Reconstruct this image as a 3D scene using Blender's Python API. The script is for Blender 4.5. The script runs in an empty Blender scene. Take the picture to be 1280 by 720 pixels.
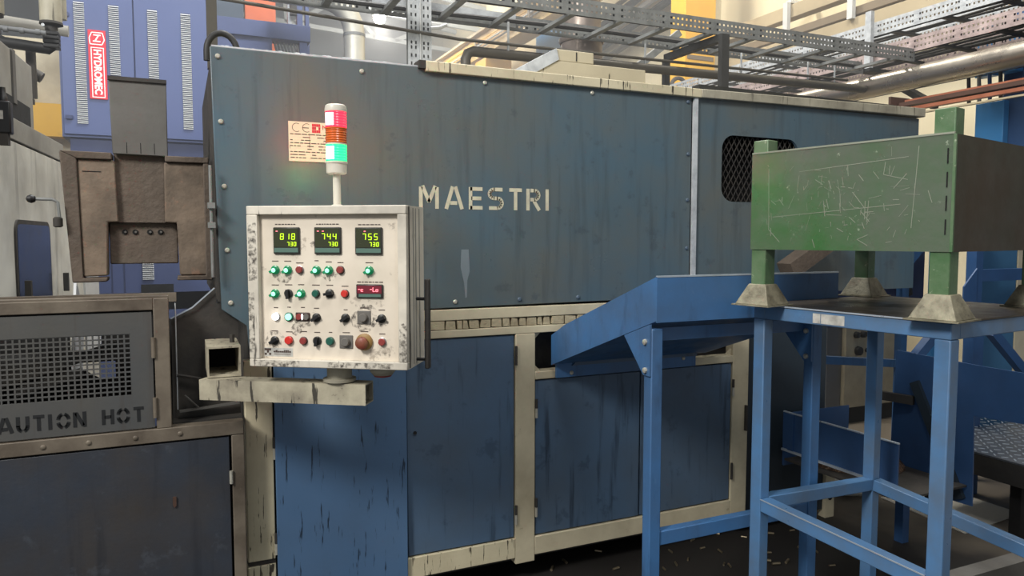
import bpy, bmesh, math, random
from mathutils import Vector, Matrix
random.seed(7)
SC = bpy.context.scene
COL = SC.collection
PI = math.pi
R = math.radians

# ------------------------------------------------------------------ camera
cam_data = bpy.data.cameras.new('camera')
cam_data.sensor_width = 36.0
cam_data.lens = 917.0 / 1280.0 * 36.0
cam_data.clip_start = 0.05
cam = bpy.data.objects.new('camera', cam_data)
COL.objects.link(cam)
cam.location = (0, 0, 1.65)
cam.rotation_euler = (R(90 - 3.87), 0, R(-24.3))
SC.camera = cam

# ------------------------------------------------------------------ world, lights, exposure
SC.view_settings.view_transform = 'Standard'
SC.view_settings.look = 'None'
SC.view_settings.gamma = 1.0
SC.view_settings.use_curve_mapping = False
SC.view_settings.exposure = 0.0
world = bpy.data.worlds.new('hall_daylight')
SC.world = world
world.use_nodes = True
bg = world.node_tree.nodes['Background']
bg.inputs[0].default_value = (0.92, 0.96, 1.0, 1)
bg.inputs[1].default_value = 0.39


def area(name, loc, target, size, energy, color):
    d = bpy.data.lights.new(name, 'AREA')
    d.shape = 'DISK'
    d.size = size
    d.energy = energy
    d.color = color
    o = bpy.data.objects.new(name, d)
    COL.objects.link(o)
    o.location = loc
    o.rotation_euler = (Vector(target) - Vector(loc)).to_track_quat('-Z', 'Y').to_euler()
    return o


area('high_bay_light_front', (-4.2, -0.6, 5.8), (1.8, 2.8, 1.2), 1.8, 510, (1.0, 0.98, 0.94))
area('high_bay_light_aisle', (0.9, 0.5, 5.4), (1.0, 3.1, 2.2), 1.0, 70, (1.0, 0.98, 0.95))
area('high_bay_light_middle', (2.2, 5.2, 8.2), (2.4, 5.2, 0.0), 1.2, 260, (1.0, 0.97, 0.92))
area('high_bay_light_press', (0.9, 4.9, 7.2), (-0.5, 5.8, 2.0), 1.2, 230, (0.97, 0.99, 1.0))
area('added_light_left', (-3.6, 7.0, 6.8), (-1.4, 9.6, 2.9), 1.0, 160, (1.0, 0.97, 0.92))  # added lamp that brightens the yellow panel and the left side
area('high_bay_light_wall', (4.6, 9.0, 8.6), (8.2, 10.0, 4.6), 1.2, 430, (1.0, 0.94, 0.82))
area('high_bay_light_side', (4.4, 4.2, 7.4), (8.0, 5.0, 3.5), 1.2, 230, (1.0, 0.95, 0.86))
area('high_bay_light_far', (5.0, 18.0, 9.0), (7.6, 18.0, 5.5), 1.5, 260, (1.0, 0.95, 0.86))


# ------------------------------------------------------------------ materials
def lin(c):
    return tuple(((v / 255.0) / 12.92 if v / 255.0 <= 0.04045 else ((v / 255.0 + 0.055) / 1.055) ** 2.4) for v in c) + (1.0,)


MATS = {}


def mat(name, col, rough=0.55, metal=0.0, col2=None, mott=0.35, mscale=2.5, streak=None, samt=0.5, sscale=(22, 22, 1.1),
        slo=0.55, shi=0.72, speck=None, spamt=0.6, spscale=28, splo=0.64, bump=0.06, bscale=60, spec=0.5):
    """painted / dirty surface: base colour mottled with col2, vertical streaks, specks and fine relief"""
    if name in MATS:
        return MATS[name]
    m = bpy.data.materials.new(name)
    m.use_nodes = True
    nt = m.node_tree
    N, L = nt.nodes, nt.links
    b = N['Principled BSDF']
    b.inputs['Roughness'].default_value = rough
    b.inputs['Metallic'].default_value = metal
    b.inputs['Specular IOR Level'].default_value = spec
    tc = N.new('ShaderNodeTexCoord')

    def noise(scale, detail, mp=None, rgh=0.6):
        n = N.new('ShaderNodeTexNoise')
        n.inputs['Scale'].default_value = scale
        n.inputs['Detail'].default_value = detail
        n.inputs['Roughness'].default_value = rgh
        if mp:
            k = N.new('ShaderNodeMapping')
            k.inputs['Scale'].default_value = mp
            L.new(tc.outputs['Object'], k.inputs['Vector'])
            L.new(k.outputs[0], n.inputs['Vector'])
        else:
            L.new(tc.outputs['Object'], n.inputs['Vector'])
        return n.outputs['Fac']

    def ramp(sock, lo, hi, amt):
        r = N.new('ShaderNodeMapRange')
        r.inputs['From Min'].default_value = lo
        r.inputs['From Max'].default_value = hi
        r.inputs['To Max'].default_value = amt
        L.new(sock, r.inputs['Value'])
        return r.outputs[0]

    def mix(fac, a, bcol):
        x = N.new('ShaderNodeMix')
        x.data_type = 'RGBA'
        L.new(fac, x.inputs['Factor'])
        if isinstance(a, tuple):
            x.inputs['A'].default_value = a
        else:
            L.new(a, x.inputs['A'])
        x.inputs['B'].default_value = bcol
        return x.outputs['Result']
    base = lin(col)
    c2 = lin(col2) if col2 else tuple(v * 0.55 for v in base[:3]) + (1,)
    out = mix(ramp(noise(mscale, 6), 0.38, 0.68, mott), base, c2)
    if streak:
        out = mix(ramp(noise(1.0, 4, sscale), slo, shi, samt), out, lin(streak))
    if speck:
        out = mix(ramp(noise(spscale, 5, None, 0.7), splo, splo + 0.06, spamt), out, lin(speck))
    L.new(out, b.inputs['Base Color'])
    rr = ramp(noise(mscale * 2.3, 5), 0.3, 0.7, 1.0)
    mr = N.new('ShaderNodeMapRange')
    mr.inputs['To Min'].default_value = max(0.05, rough - 0.10)
    mr.inputs['To Max'].default_value = min(1.0, rough + 0.14)
    L.new(rr, mr.inputs['Value'])
    L.new(mr.outputs[0], b.inputs['Roughness'])
    if bump:
        bp = N.new('ShaderNodeBump')
        bp.inputs['Strength'].default_value = bump
        bp.inputs['Distance'].default_value = 0.02
        L.new(noise(bscale, 4), bp.inputs['Height'])
        L.new(bp.outputs[0], b.inputs['Normal'])
    MATS[name] = m
    return m


def glow(name, col, strength, base=None):
    if name in MATS:
        return MATS[name]
    m = bpy.data.materials.new(name)
    m.use_nodes = True
    b = m.node_tree.nodes['Principled BSDF']
    b.inputs['Base Color'].default_value = lin(base or col)
    b.inputs['Roughness'].default_value = 0.25
    b.inputs['Emission Color'].default_value = lin(col)
    b.inputs['Emission Strength'].default_value = strength
    MATS[name] = m
    return m


panel_blue = mat('panel_blue_paint', (75, 97, 109), 0.34, col2=(97, 97, 88), mott=0.9, mscale=1.3, streak=(56, 62, 66), samt=0.5,
                 sscale=(26, 26, 1.6), slo=0.52, shi=0.78, speck=(58, 66, 74), spamt=0.35, spscale=9, splo=0.60, bump=0.03)
door_blue = mat('door_blue_paint', (76, 100, 126), 0.45, col2=(78, 88, 98), mott=0.7, mscale=1.6, streak=(32, 44, 58), samt=0.7,
                sscale=(26, 26, 1.8), slo=0.56, shi=0.70, speck=(34, 50, 68), spamt=0.35, spscale=8, splo=0.60, bump=0.03)
drip_blue = mat('dripped_blue_paint', (78, 108, 142), 0.42, col2=(80, 98, 118), mott=0.6, mscale=2.0, streak=(24, 34, 48), samt=0.9,
                sscale=(60, 60, 5.5), slo=0.62, shi=0.67, bump=0.03)
deep_blue = mat('deep_blue_paint', (40, 52, 62), 0.5, col2=(34, 38, 42), mott=0.7, mscale=2.0, bump=0.04)
chute_blue = mat('chute_blue_paint', (66, 112, 162), 0.4, col2=(68, 92, 122), mott=0.75, mscale=3.0, streak=(40, 56, 76), samt=0.45,
                 sscale=(16, 16, 4), speck=(130, 150, 170), spamt=0.12, spscale=40, bump=0.03)
steel_blue = mat('stand_blue_paint', (82, 124, 168), 0.36, col2=(90, 106, 124), mott=0.9, mscale=4, speck=(150, 165, 180), spamt=0.2,
                 spscale=55, splo=0.66, bump=0.03)
trough_blue = mat('trough_blue_paint', (48, 82, 126), 0.45, col2=(42, 64, 96), mott=0.6, mscale=3, bump=0.03)
press_blue = mat('press_blue_paint', (80, 95, 142), 0.5, col2=(72, 86, 126), mott=0.5, mscale=0.9, bump=0.02)
press_dark = mat('press_dark_blue_paint', (56, 68, 108), 0.55, mott=0.4, bump=0.02)
bright_blue = mat('bright_blue_paint', (60, 132, 190), 0.4, mott=0.3, bump=0.02)
muted_blue = mat('muted_blue_paint', (66, 112, 146), 0.5, col2=(54, 86, 118), mott=0.5, bump=0.02)
cream = mat('cream_frame_paint', (206, 196, 166), 0.5, col2=(168, 156, 128), mott=0.6, mscale=4, streak=(48, 42, 34), samt=0.95,
            sscale=(64, 64, 6), slo=0.605, shi=0.635, speck=(96, 84, 68), spamt=0.5, spscale=18, splo=0.66, bump=0.05)
cream_clean = mat('cream_plain_paint', (204, 194, 166), 0.5, col2=(160, 148, 122), mott=0.7, mscale=3.5, speck=(88, 76, 60), spamt=0.6,
                  spscale=14, splo=0.67, bump=0.04)
cream_dirty = mat('cream_dirty_paint', (178, 172, 152), 0.55, col2=(110, 104, 92), mott=0.9, mscale=3, streak=(60, 54, 46), samt=0.8,
                  sscale=(40, 40, 3), slo=0.6, shi=0.68, bump=0.05)
brick_cream = mat('castable_filler', (190, 178, 148), 0.8, col2=(140, 126, 100), mott=0.8, mscale=9, bump=0.3)
box_cream = mat('control_box_paint', (226, 214, 196), 0.45, col2=(196, 184, 164), mott=0.6, mscale=4, speck=(120, 106, 92), spamt=0.55,
                spscale=11, splo=0.61, bump=0.02)
box_frame = mat('control_box_frame_paint', (218, 210, 194), 0.42, col2=(150, 144, 134), mott=0.7, mscale=5, streak=(54, 50, 46), samt=0.85,
                sscale=(36, 36, 3.5), slo=0.64, shi=0.69, bump=0.03)
arm_cream = mat('arm_scuffed_cream', (190, 182, 158), 0.5, col2=(120, 112, 98), mott=0.9, mscale=6, streak=(36, 33, 30), samt=0.9,
                sscale=(34, 34, 5), slo=0.60, shi=0.65, speck=(70, 62, 54), spamt=0.6, spscale=24, splo=0.62, bump=0.06)
black = mat('black_plastic', (24, 24, 25), 0.45, mott=0.2, bump=0)
void = mat('dark_interior', (20, 19, 18), 0.9, mott=0.4, bump=0.1)  # near-black for recesses, gaps and the plates that stand in for shade
soot = mat('sooty_steel', (46, 44, 42), 0.7, col2=(72, 66, 58), mott=0.6, mscale=5, bump=0.1)
bezel = mat('instrument_bezel', (46, 46, 42), 0.4, mott=0.2, bump=0)
dark_screen = mat('instrument_window', (56, 60, 40), 0.2, mott=0.2, bump=0)
keypad = mat('instrument_keypad', (86, 116, 104), 0.5, mott=0.3, bump=0)
led_green = glow('green_led_digits', (206, 255, 40), 1.5, (60, 70, 20))
led_red = glow('red_led_digits', (255, 120, 130), 2.6, (70, 20, 24))
red_window = mat('red_instrument_window', (120, 40, 52), 0.2, mott=0.3, bump=0)
but_green = mat('dull_green_button', (36, 92, 76), 0.35, mott=0.2, bump=0)
but_green_lit = glow('lit_green_button', (40, 170, 110), 0.25, (16, 110, 72))
but_green_core = glow('lit_green_core', (150, 255, 205), 1.2)
but_red = mat('bright_red_button', (206, 54, 46), 0.35, mott=0.2, bump=0)
but_dark_red = mat('dull_red_button', (142, 58, 54), 0.4, mott=0.2, bump=0)
but_brown = mat('dark_brown_knob', (58, 40, 34), 0.4, mott=0.2, bump=0)
but_white_lit = glow('lit_white_button', (255, 255, 255), 2.2)
stop_red = mat('worn_stop_button', (132, 66, 50), 0.45, col2=(110, 88, 60), mott=0.7, mscale=20, bump=0)
stop_ring = mat('stop_collar', (150, 116, 62), 0.5, col2=(110, 84, 50), mott=0.6, mscale=20, bump=0)
grey_sq = mat('grey_switch_plate', (108, 104, 98), 0.5, mott=0.3, bump=0)
chrome = mat('chrome', (190, 190, 190), 0.25, 1.0, mott=0.1, bump=0)
print_ink = mat('print_ink', (74, 60, 54), 0.6, mott=0.3, mscale=30, bump=0)
stencil = mat('stencil_cream', (204, 198, 172), 0.6, col2=(172, 166, 146), mott=0.6, mscale=20, bump=0)
stencil_black = mat('stencil_black', (20, 22, 24), 0.7, mott=0.2, bump=0)
plate_cream = mat('nameplate_cream', (222, 206, 176), 0.5, mott=0.15, streak=(60, 50, 44), samt=0.8, sscale=(60, 60, 4), slo=0.66, shi=0.69, bump=0)
plate_red = mat('print_red', (200, 40, 56), 0.5, mott=0.2, bump=0)
lens_red = glow('red_beacon_lens', (255, 36, 56), 3.2, (220, 40, 50))
core_red = glow('red_beacon_core', (255, 190, 195), 5.0)
lens_green = glow('green_beacon_lens', (30, 255, 110), 2.6, (40, 200, 110))
core_green = glow('green_beacon_core', (190, 255, 225), 5.0)
lens_amber = mat('amber_beacon_lens', (206, 96, 34), 0.25, mott=0.2, bump=0)
beacon_grey = mat('beacon_grey', (206, 200, 186), 0.45, mott=0.2, bump=0)
bolt_mat = mat('bolt_head', (196, 192, 178), 0.4, 0.4, mott=0.4, mscale=40, bump=0)
bolt_dark = mat('bolt_head_painted', (82, 98, 114), 0.5, mott=0.4, bump=0)
guard_steel = mat('guard_brown_steel', (122, 112, 98), 0.5, 0.15, col2=(76, 66, 56), mott=0.95, mscale=4, speck=(140, 130, 116), spamt=0.3, spscale=30, bump=0.05)
guard_grey = mat('guard_grey_paint', (82, 80, 75), 0.5, col2=(70, 73, 76), mott=0.8, mscale=2.2, streak=(66, 56, 48), samt=0.5, bump=0.04)
guard_low = mat('guard_lower_door_paint', (50, 56, 66), 0.45, col2=(62, 56, 50), mott=0.95, mscale=2.0, streak=(38, 40, 46), samt=0.7,
                sscale=(16, 16, 1.2), speck=(92, 100, 110), spamt=0.2, spscale=6, splo=0.58, bump=0.05)
refractory = mat('baked_refractory', (128, 112, 96), 0.85, col2=(84, 74, 64), mott=0.9, mscale=6, speck=(140, 108, 88), spamt=0.6, spscale=8, splo=0.6, bump=0.2, bscale=40)
refractory_dark = mat('darker_refractory', (98, 86, 75), 0.85, col2=(76, 67, 59), mott=0.8, mscale=7, speck=(112, 92, 76), spamt=0.4, spscale=10, splo=0.62, bump=0.3, bscale=40)  # darker tone for the channel, flanges, notch plate and launder
plate_grey = mat('bare_grey_plate', (104, 102, 98), 0.6, 0.2, col2=(84, 80, 74), mott=0.7, mscale=4, bump=0.05)
machine_white = mat('grimy_white_machine_paint', (214, 213, 204), 0.5, col2=(150, 147, 138), mott=0.85, mscale=1.8, streak=(84, 80, 74), samt=0.6,
                    sscale=(9, 9, 0.9), bump=0.03)
machine_grey = mat('machine_grey_paint', (150, 148, 140), 0.5, col2=(110, 106, 98), mott=0.8, mscale=2.4, bump=0.03)
window_blue = mat('machine_window', (52, 62, 84), 0.12, mott=0.3, bump=0)
pipe_grey = mat('grey_pipe_paint', (118, 120, 122), 0.45, 0.2, mott=0.4, bump=0.02)
pipe_dark = mat('dark_pipe_paint', (74, 70, 62), 0.5, 0.2, col2=(96, 90, 78), mott=0.6, bump=0.03)
silver_pipe = mat('silver_pipe_cladding', (186, 178, 166), 0.28, 0.9, mott=0.3, mscale=1.5, bump=0.02)
duct_metal = mat('galvanised_duct', (206, 204, 192), 0.4, 0.5, col2=(160, 158, 148), mott=0.5, bump=0.02)
galv = mat('galvanised_tray', (132, 134, 132), 0.55, 0.15, col2=(98, 100, 98), mott=0.8, mscale=9, bump=0.04)
galv_pink = mat('weathered_tray', (190, 172, 168), 0.5, 0.1, col2=(110, 96, 96), mott=0.7, mscale=9, bump=0.04)
galv_dark = mat('sooty_tray', (62, 62, 60), 0.6, 0.3, mott=0.6, mscale=8, bump=0.04)
galv_light = mat('pale_tray', (200, 204, 206), 0.5, 0.1, col2=(160, 164, 168), mott=0.9, mscale=14, bump=0.04)
cable_black = mat('cable_jacket', (34, 33, 32), 0.6, mott=0.3, bump=0)
copper = mat('orange_bus_bar_paint', (168, 106, 80), 0.45, 0.2, col2=(120, 62, 44), mott=0.6, mscale=3, bump=0.03)
copper_dark = mat('rusty_brown_rail', (84, 62, 52), 0.55, 0.1, mott=0.6, mscale=3, bump=0.05)
hopper_cream = mat('hopper_cream_paint', (190, 180, 154), 0.55, col2=(158, 148, 126), mott=0.5, mscale=3, streak=(52, 46, 40), samt=0.9, sscale=(30, 30, 2.2), slo=0.66, shi=0.68, bump=0.03)
chimney_metal = mat('scorched_chimney_metal', (150, 138, 128), 0.4, 0.6, col2=(92, 82, 78), mott=0.8, mscale=3, bump=0.03)
yellow = mat('yellow_column_paint', (244, 190, 44), 0.5, col2=(216, 156, 40), mott=0.6, mscale=1.0, speck=(160, 120, 50), spamt=0.4, spscale=4, splo=0.66, bump=0.02)
yellow_pale = mat('crane_yellow_paint', (226, 186, 96), 0.55, col2=(204, 162, 84), mott=0.5, mscale=0.8, bump=0.02)
orange = mat('orange_panel_paint', (240, 120, 72), 0.5, mott=0.3, bump=0.02)
green_bin = mat('green_bin_paint', (100, 102, 94), 0.24, col2=(54, 102, 52), mott=0.9, mscale=1.9, streak=(100, 110, 98), samt=0.45, sscale=(9, 3, 9), slo=0.5,
                shi=0.75, speck=(190, 200, 176), spamt=0.75, spscale=16, splo=0.655, bump=0.05)
bin_worn = mat('worn_bin_steel', (92, 98, 84), 0.3, 0.35, col2=(112, 116, 106), mott=0.9, mscale=3, speck=(200, 206, 190), spamt=0.7, spscale=20, splo=0.65, bump=0.05)
bin_rust = mat('rusty_bin_steel', (62, 59, 46), 0.5, 0.2, col2=(72, 55, 41), mott=0.9, mscale=3, speck=(150, 122, 92), spamt=0.5, spscale=9, splo=0.66, bump=0.05)
post_green = mat('bin_post_paint', (70, 104, 66), 0.45, col2=(110, 128, 100), mott=0.8, mscale=7, speck=(196, 200, 176), spamt=0.5, spscale=34, splo=0.62, bump=0.05)
scratch = mat('bare_scratch', (146, 150, 134), 0.5, 0.2, mott=0.3, bump=0)
foot_metal = mat('chipped_foot_metal', (146, 140, 118), 0.5, 0.2, col2=(92, 86, 70), mott=0.9, mscale=18, speck=(70, 62, 48), spamt=0.6, spscale=26, splo=0.6, bump=0.15)
top_sheet = mat('oily_steel_sheet', (72, 64, 56), 0.35, 0.4, col2=(48, 44, 40), mott=0.8, mscale=4, bump=0.04)
label_white = mat('torn_paper_label', (196, 194, 186), 0.7, col2=(140, 138, 132), mott=0.8, mscale=25, bump=0)
edge_bright = mat('bright_edge', (196, 206, 216), 0.35, 0.5, mott=0.3, mscale=12, bump=0)  # pale edge strips, including the highlight painted on the stand rail
tread = mat('tread_plate', (120, 124, 130), 0.35, 0.6, mott=0.4, bump=0.03)
swarf = mat('brass_swarf', (110, 84, 66), 0.6, 0.3, col2=(60, 46, 38), mott=0.9, mscale=40, speck=(190, 160, 130), spamt=0.7, spscale=60, splo=0.56, bump=0.4)
brass = mat('brass_billet', (140, 128, 106), 0.35, 0.8, mott=0.3, bump=0)
paper = mat('white_sheet', (206, 202, 190), 0.6, mott=0.3, bump=0.02)
lamp_glow = glow('lamp_glow', (255, 244, 226), 40.0)
sign_red = glow('emissive_sign_red', (226, 70, 84), 0.25, (206, 48, 62))  # sign colours with a little emission
sign_white = glow('emissive_sign_white', (255, 226, 222), 0.6)
louvre_light = mat('louvre_blade', (206, 208, 208), 0.4, mott=0.2, bump=0)
wall_mat = mat('cream_wall', (226, 216, 186), 0.8, col2=(204, 192, 160), mott=0.6, mscale=0.5, bump=0.02, streak=(176, 164, 134), samt=0.4, sscale=(1.2, 1.2, 0.3))
wall_dim = mat('blue_grey_cladding', (92, 106, 122), 0.7, col2=(74, 86, 100), mott=0.6, mscale=0.3, bump=0.02)
roof_mat = mat('roof_sheet', (104, 114, 122), 0.8, mott=0.3, mscale=0.3, bump=0)
steel_truss = mat('truss_paint', (168, 176, 182), 0.6, mott=0.2, bump=0)
girt = mat('wall_trunking_paint', (182, 168, 138), 0.6, col2=(132, 118, 94), mott=0.7, mscale=0.7, bump=0.02)
girt_dark = mat('wall_rail_dark', (126, 112, 92), 0.6, mott=0.5, mscale=0.7, bump=0.02)


def floor_material():
    m = bpy.data.materials.new('oily_concrete')
    m.use_nodes = True
    nt = m.node_tree
    N, L = nt.nodes, nt.links
    b = N['Principled BSDF']
    tc = N.new('ShaderNodeTexCoord')
    sx = N.new('ShaderNodeSeparateXYZ')
    L.new(tc.outputs['Object'], sx.inputs[0])
    n = N.new('ShaderNodeTexNoise')
    n.inputs['Scale'].default_value = 1.6
    n.inputs['Detail'].default_value = 8
    L.new(tc.outputs['Object'], n.inputs['Vector'])
    ad = N.new('ShaderNodeMath')
    ad.operation = 'ADD'
    L.new(sx.outputs['X'], ad.inputs[0])
    L.new(n.outputs['Fac'], ad.inputs[1])
    r = N.new('ShaderNodeMapRange')
    r.inputs['From Min'].default_value = 4.1
    r.inputs['From Max'].default_value = 4.6
    L.new(ad.outputs[0], r.inputs['Value'])
    x = N.new('ShaderNodeMix')
    x.data_type = 'RGBA'
    L.new(r.outputs[0], x.inputs['Factor'])
    x.inputs['A'].default_value = lin((30, 27, 25))
    x.inputs['B'].default_value = lin((122, 112, 98))
    L.new(x.outputs['Result'], b.inputs['Base Color'])
    b.inputs['Roughness'].default_value = 0.65
    return m


floor_mat = floor_material()


def grime_material():
    m = bpy.data.materials.new('hand_grime')
    m.use_nodes = True
    nt = m.node_tree
    N, L = nt.nodes, nt.links
    b = N['Principled BSDF']
    b.inputs['Base Color'].default_value = lin((52, 46, 42))
    b.inputs['Roughness'].default_value = 0.6
    tc = N.new('ShaderNodeTexCoord')
    n = N.new('ShaderNodeTexNoise')
    n.inputs['Scale'].default_value = 60
    n.inputs['Detail'].default_value = 6
    n.inputs['Roughness'].default_value = 0.7
    L.new(tc.outputs['Object'], n.inputs['Vector'])
    r = N.new('ShaderNodeMapRange')
    r.inputs['From Min'].default_value = 0.46
    r.inputs['From Max'].default_value = 0.66
    r.inputs['To Max'].default_value = 0.75
    L.new(n.outputs['Fac'], r.inputs['Value'])
    L.new(r.outputs[0], b.inputs['Alpha'])
    return m


grime = grime_material()


# ------------------------------------------------------------------ mesh builder
class MB:
    def __init__(self):
        self.v, self.f = [], []

    def add(self, vs, fs):
        n = len(self.v)
        self.v += [tuple(p) for p in vs]
        self.f += [tuple(i + n for i in f) for f in fs]
        return self

    def box(self, x0, x1, y0, y1, z0, z1):
        return self.add([(x0, y0, z0), (x1, y0, z0), (x1, y1, z0), (x0, y1, z0), (x0, y0, z1), (x1, y0, z1), (x1, y1, z1), (x0, y1, z1)],
                        [(0, 3, 2, 1), (4, 5, 6, 7), (0, 1, 5, 4), (1, 2, 6, 5), (2, 3, 7, 6), (3, 0, 4, 7)])

    def bar(self, p, q, w, h, up=(0, 0, 1)):
        p, q = Vector(p), Vector(q)
        d = (q - p).normalized()
        s = d.cross(Vector(up))
        if s.length < 1e-4:
            s = d.cross(Vector((1, 0, 0)))
        s.normalize()
        u = s.cross(d).normalized()
        vs = []
        for e in (p, q):
            for a, c in ((-1, -1), (1, -1), (1, 1), (-1, 1)):
                vs.append(e + s * a * w / 2 + u * c * h / 2)
        return self.add(vs, [(0, 1, 2, 3), (7, 6, 5, 4), (0, 4, 5, 1), (1, 5, 6, 2), (2, 6, 7, 3), (3, 7, 4, 0)])

    def hollow(self, p, q, w, h, t, up=(0, 0, 1)):
        """open square tube from p to q"""
        p, q = Vector(p), Vector(q)
        d = (q - p).normalized()
        s = d.cross(Vector(up)).normalized()
        u = s.cross(d).normalized()
        vs = []
        for e in (p, q):
            for k in (0, t):
                for a, c in ((-1, -1), (1, -1), (1, 1), (-1, 1)):
                    vs.append(e + s * a * (w / 2 - k) + u * c * (h / 2 - k))
        fs = []
        for i in range(4):
            j = (i + 1) % 4
            fs += [(i, j, 8 + j, 8 + i), (4 + j, 4 + i, 12 + i, 12 + j), (i, 4 + i, 4 + j, j), (8 + j, 12 + j, 12 + i, 8 + i)]
        return self.add(vs, fs)

    def tube(self, pts, r, n=10, cap=True):
        pts = [Vector(p) for p in pts]
        rs = r if isinstance(r, (list, tuple)) else [r] * len(pts)
        base = len(self.v)
        prev = None
        vs, fs = [], []
        for i, p in enumerate(pts):
            d = (pts[min(i + 1, len(pts) - 1)] - pts[max(i - 1, 0)]).normalized()
            if prev is None:
                a = d.orthogonal().normalized()
            else:
                a = (prev - d * prev.dot(d))
                a = a.normalized() if a.length > 1e-5 else d.orthogonal().normalized()
            prev = a
            b = d.cross(a)
            for k in range(n):
                t = 2 * PI * k / n
                vs.append(p + (a * math.cos(t) + b * math.sin(t)) * rs[i])
        for i in range(len(pts) - 1):
            for k in range(n):
                j = (k + 1) % n
                fs.append((i * n + k, i * n + j, (i + 1) * n + j, (i + 1) * n + k))
        if cap:
            fs.append(tuple(range(n))[::-1])
            fs.append(tuple((len(pts) - 1) * n + k for k in range(n)))
        return self.add(vs, fs)

    def lathe(self, prof, c=(0, 0, 0), axis='z', n=20):
        """prof: (r, h) pairs revolved about an axis through c"""
        vs, fs = [], []
        for r, h in prof:
            for k in range(n):
                t = 2 * PI * k / n
                a, b = r * math.cos(t), r * math.sin(t)
                p = {'z': (a, b, h), 'y': (a, h, -b), 'x': (h, a, b)}[axis]
                vs.append((c[0] + p[0], c[1] + p[1], c[2] + p[2]))
        for i in range(len(prof) - 1):
            for k in range(n):
                j = (k + 1) % n
                fs.append((i * n + k, i * n + j, (i + 1) * n + j, (i + 1) * n + k))
        fs.append(tuple(range(n))[::-1])
        fs.append(tuple((len(prof) - 1) * n + k for k in range(n)))
        return self.add(vs, fs)

    def prism(self, poly, axis, a, b):
        """2-D polygon extruded along an axis between a and b: 'y' takes (x,z), 'x' takes (y,z), 'z' takes (x,y)"""
        def P(u, w, t):
            return {'y': (u, t, w), 'x': (t, u, w), 'z': (u, w, t)}[axis]
        n = len(poly)
        vs = [P(u, w, a) for u, w in poly] + [P(u, w, b) for u, w in poly]
        fs = [tuple(range(n)), tuple(range(2 * n - 1, n - 1, -1))]
        for i in range(n):
            j = (i + 1) % n
            fs.append((j, i, i + n, j + n))
        return self.add(vs, fs)

    def frustum(self, c0, a0, b0, z0, a1, b1, z1):
        x, y = c0
        vs = [(x - a0, y - b0, z0), (x + a0, y - b0, z0), (x + a0, y + b0, z0), (x - a0, y + b0, z0),
              (x - a1, y - b1, z1), (x + a1, y - b1, z1), (x + a1, y + b1, z1), (x - a1, y + b1, z1)]
        return self.add(vs, [(0, 3, 2, 1), (4, 5, 6, 7), (0, 1, 5, 4), (1, 2, 6, 5), (2, 3, 7, 6), (3, 0, 4, 7)])


class Thing:
    def __init__(self, name, label=None, cat=None, loc=(0, 0, 0), rz=0.0, group=None, kind=None):
        self.o = bpy.data.objects.new(name, None)
        self.o.empty_display_size = 0.1
        COL.objects.link(self.o)
        self.o.location = loc
        self.o.rotation_euler = (0, 0, rz)
        self.M = Matrix.Translation(loc) @ Matrix.Rotation(rz, 4, 'Z')
        self.Mi = self.M.inverted()
        tag(self.o, label, cat, group, kind)

    def part(self, name, mb, m, parent=None, local=False, label=None, bevel=0.0, kind=None, smooth=True):
        Mi = None if local else self.Mi
        o = link(name, mb, m, Mi, bevel, smooth)
        o.parent = parent or self.o
        if label:
            o['label'] = label
        if kind:
            o['kind'] = kind
        return o


def tag(o, label=None, cat=None, group=None, kind=None):
    if label:
        o['label'] = label
    if cat:
        o['category'] = cat
    if group:
        o['group'] = group
    if kind:
        o['kind'] = kind
    return o


def link(name, mb, m, Mi=None, bevel=0.0, smooth=True):
    me = bpy.data.meshes.new(name)
    vs = [Mi @ Vector(p) for p in mb.v] if Mi is not None else mb.v
    me.from_pydata(vs, [], mb.f)
    bm = bmesh.new()
    bm.from_mesh(me)
    bmesh.ops.recalc_face_normals(bm, faces=bm.faces)
    bm.to_mesh(me)
    bm.free()
    if smooth:
        me.shade_smooth()
        me.set_sharp_from_angle(angle=R(38))
    me.materials.append(m)
    o = bpy.data.objects.new(name, me)
    COL.objects.link(o)
    if bevel:
        b = o.modifiers.new('bevel', 'BEVEL')
        b.width = bevel
        b.segments = 2
        b.limit_method = 'ANGLE'
    return o


def single(name, mb, m, label, cat, loc, group=None, bevel=0.0, kind=None, rz=0.0):
    Mx = Matrix.Translation(loc) @ Matrix.Rotation(rz, 4, 'Z')
    o = link(name, mb, m, Mx.inverted(), bevel)
    o.location = loc
    o.rotation_euler = (0, 0, rz)
    return tag(o, label, cat, group, kind)


def structure(name, mb, m, bevel=0.0):
    o = link(name, mb, m, None, bevel)
    o['kind'] = 'structure'
    return o


def arc(cx, cy, rx, ry, a0, a1, n=8):
    return [(cx + rx * math.cos(R(a0 + (a1 - a0) * i / n)), cy + ry * math.sin(R(a0 + (a1 - a0) * i / n))) for i in range(n + 1)]


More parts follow.
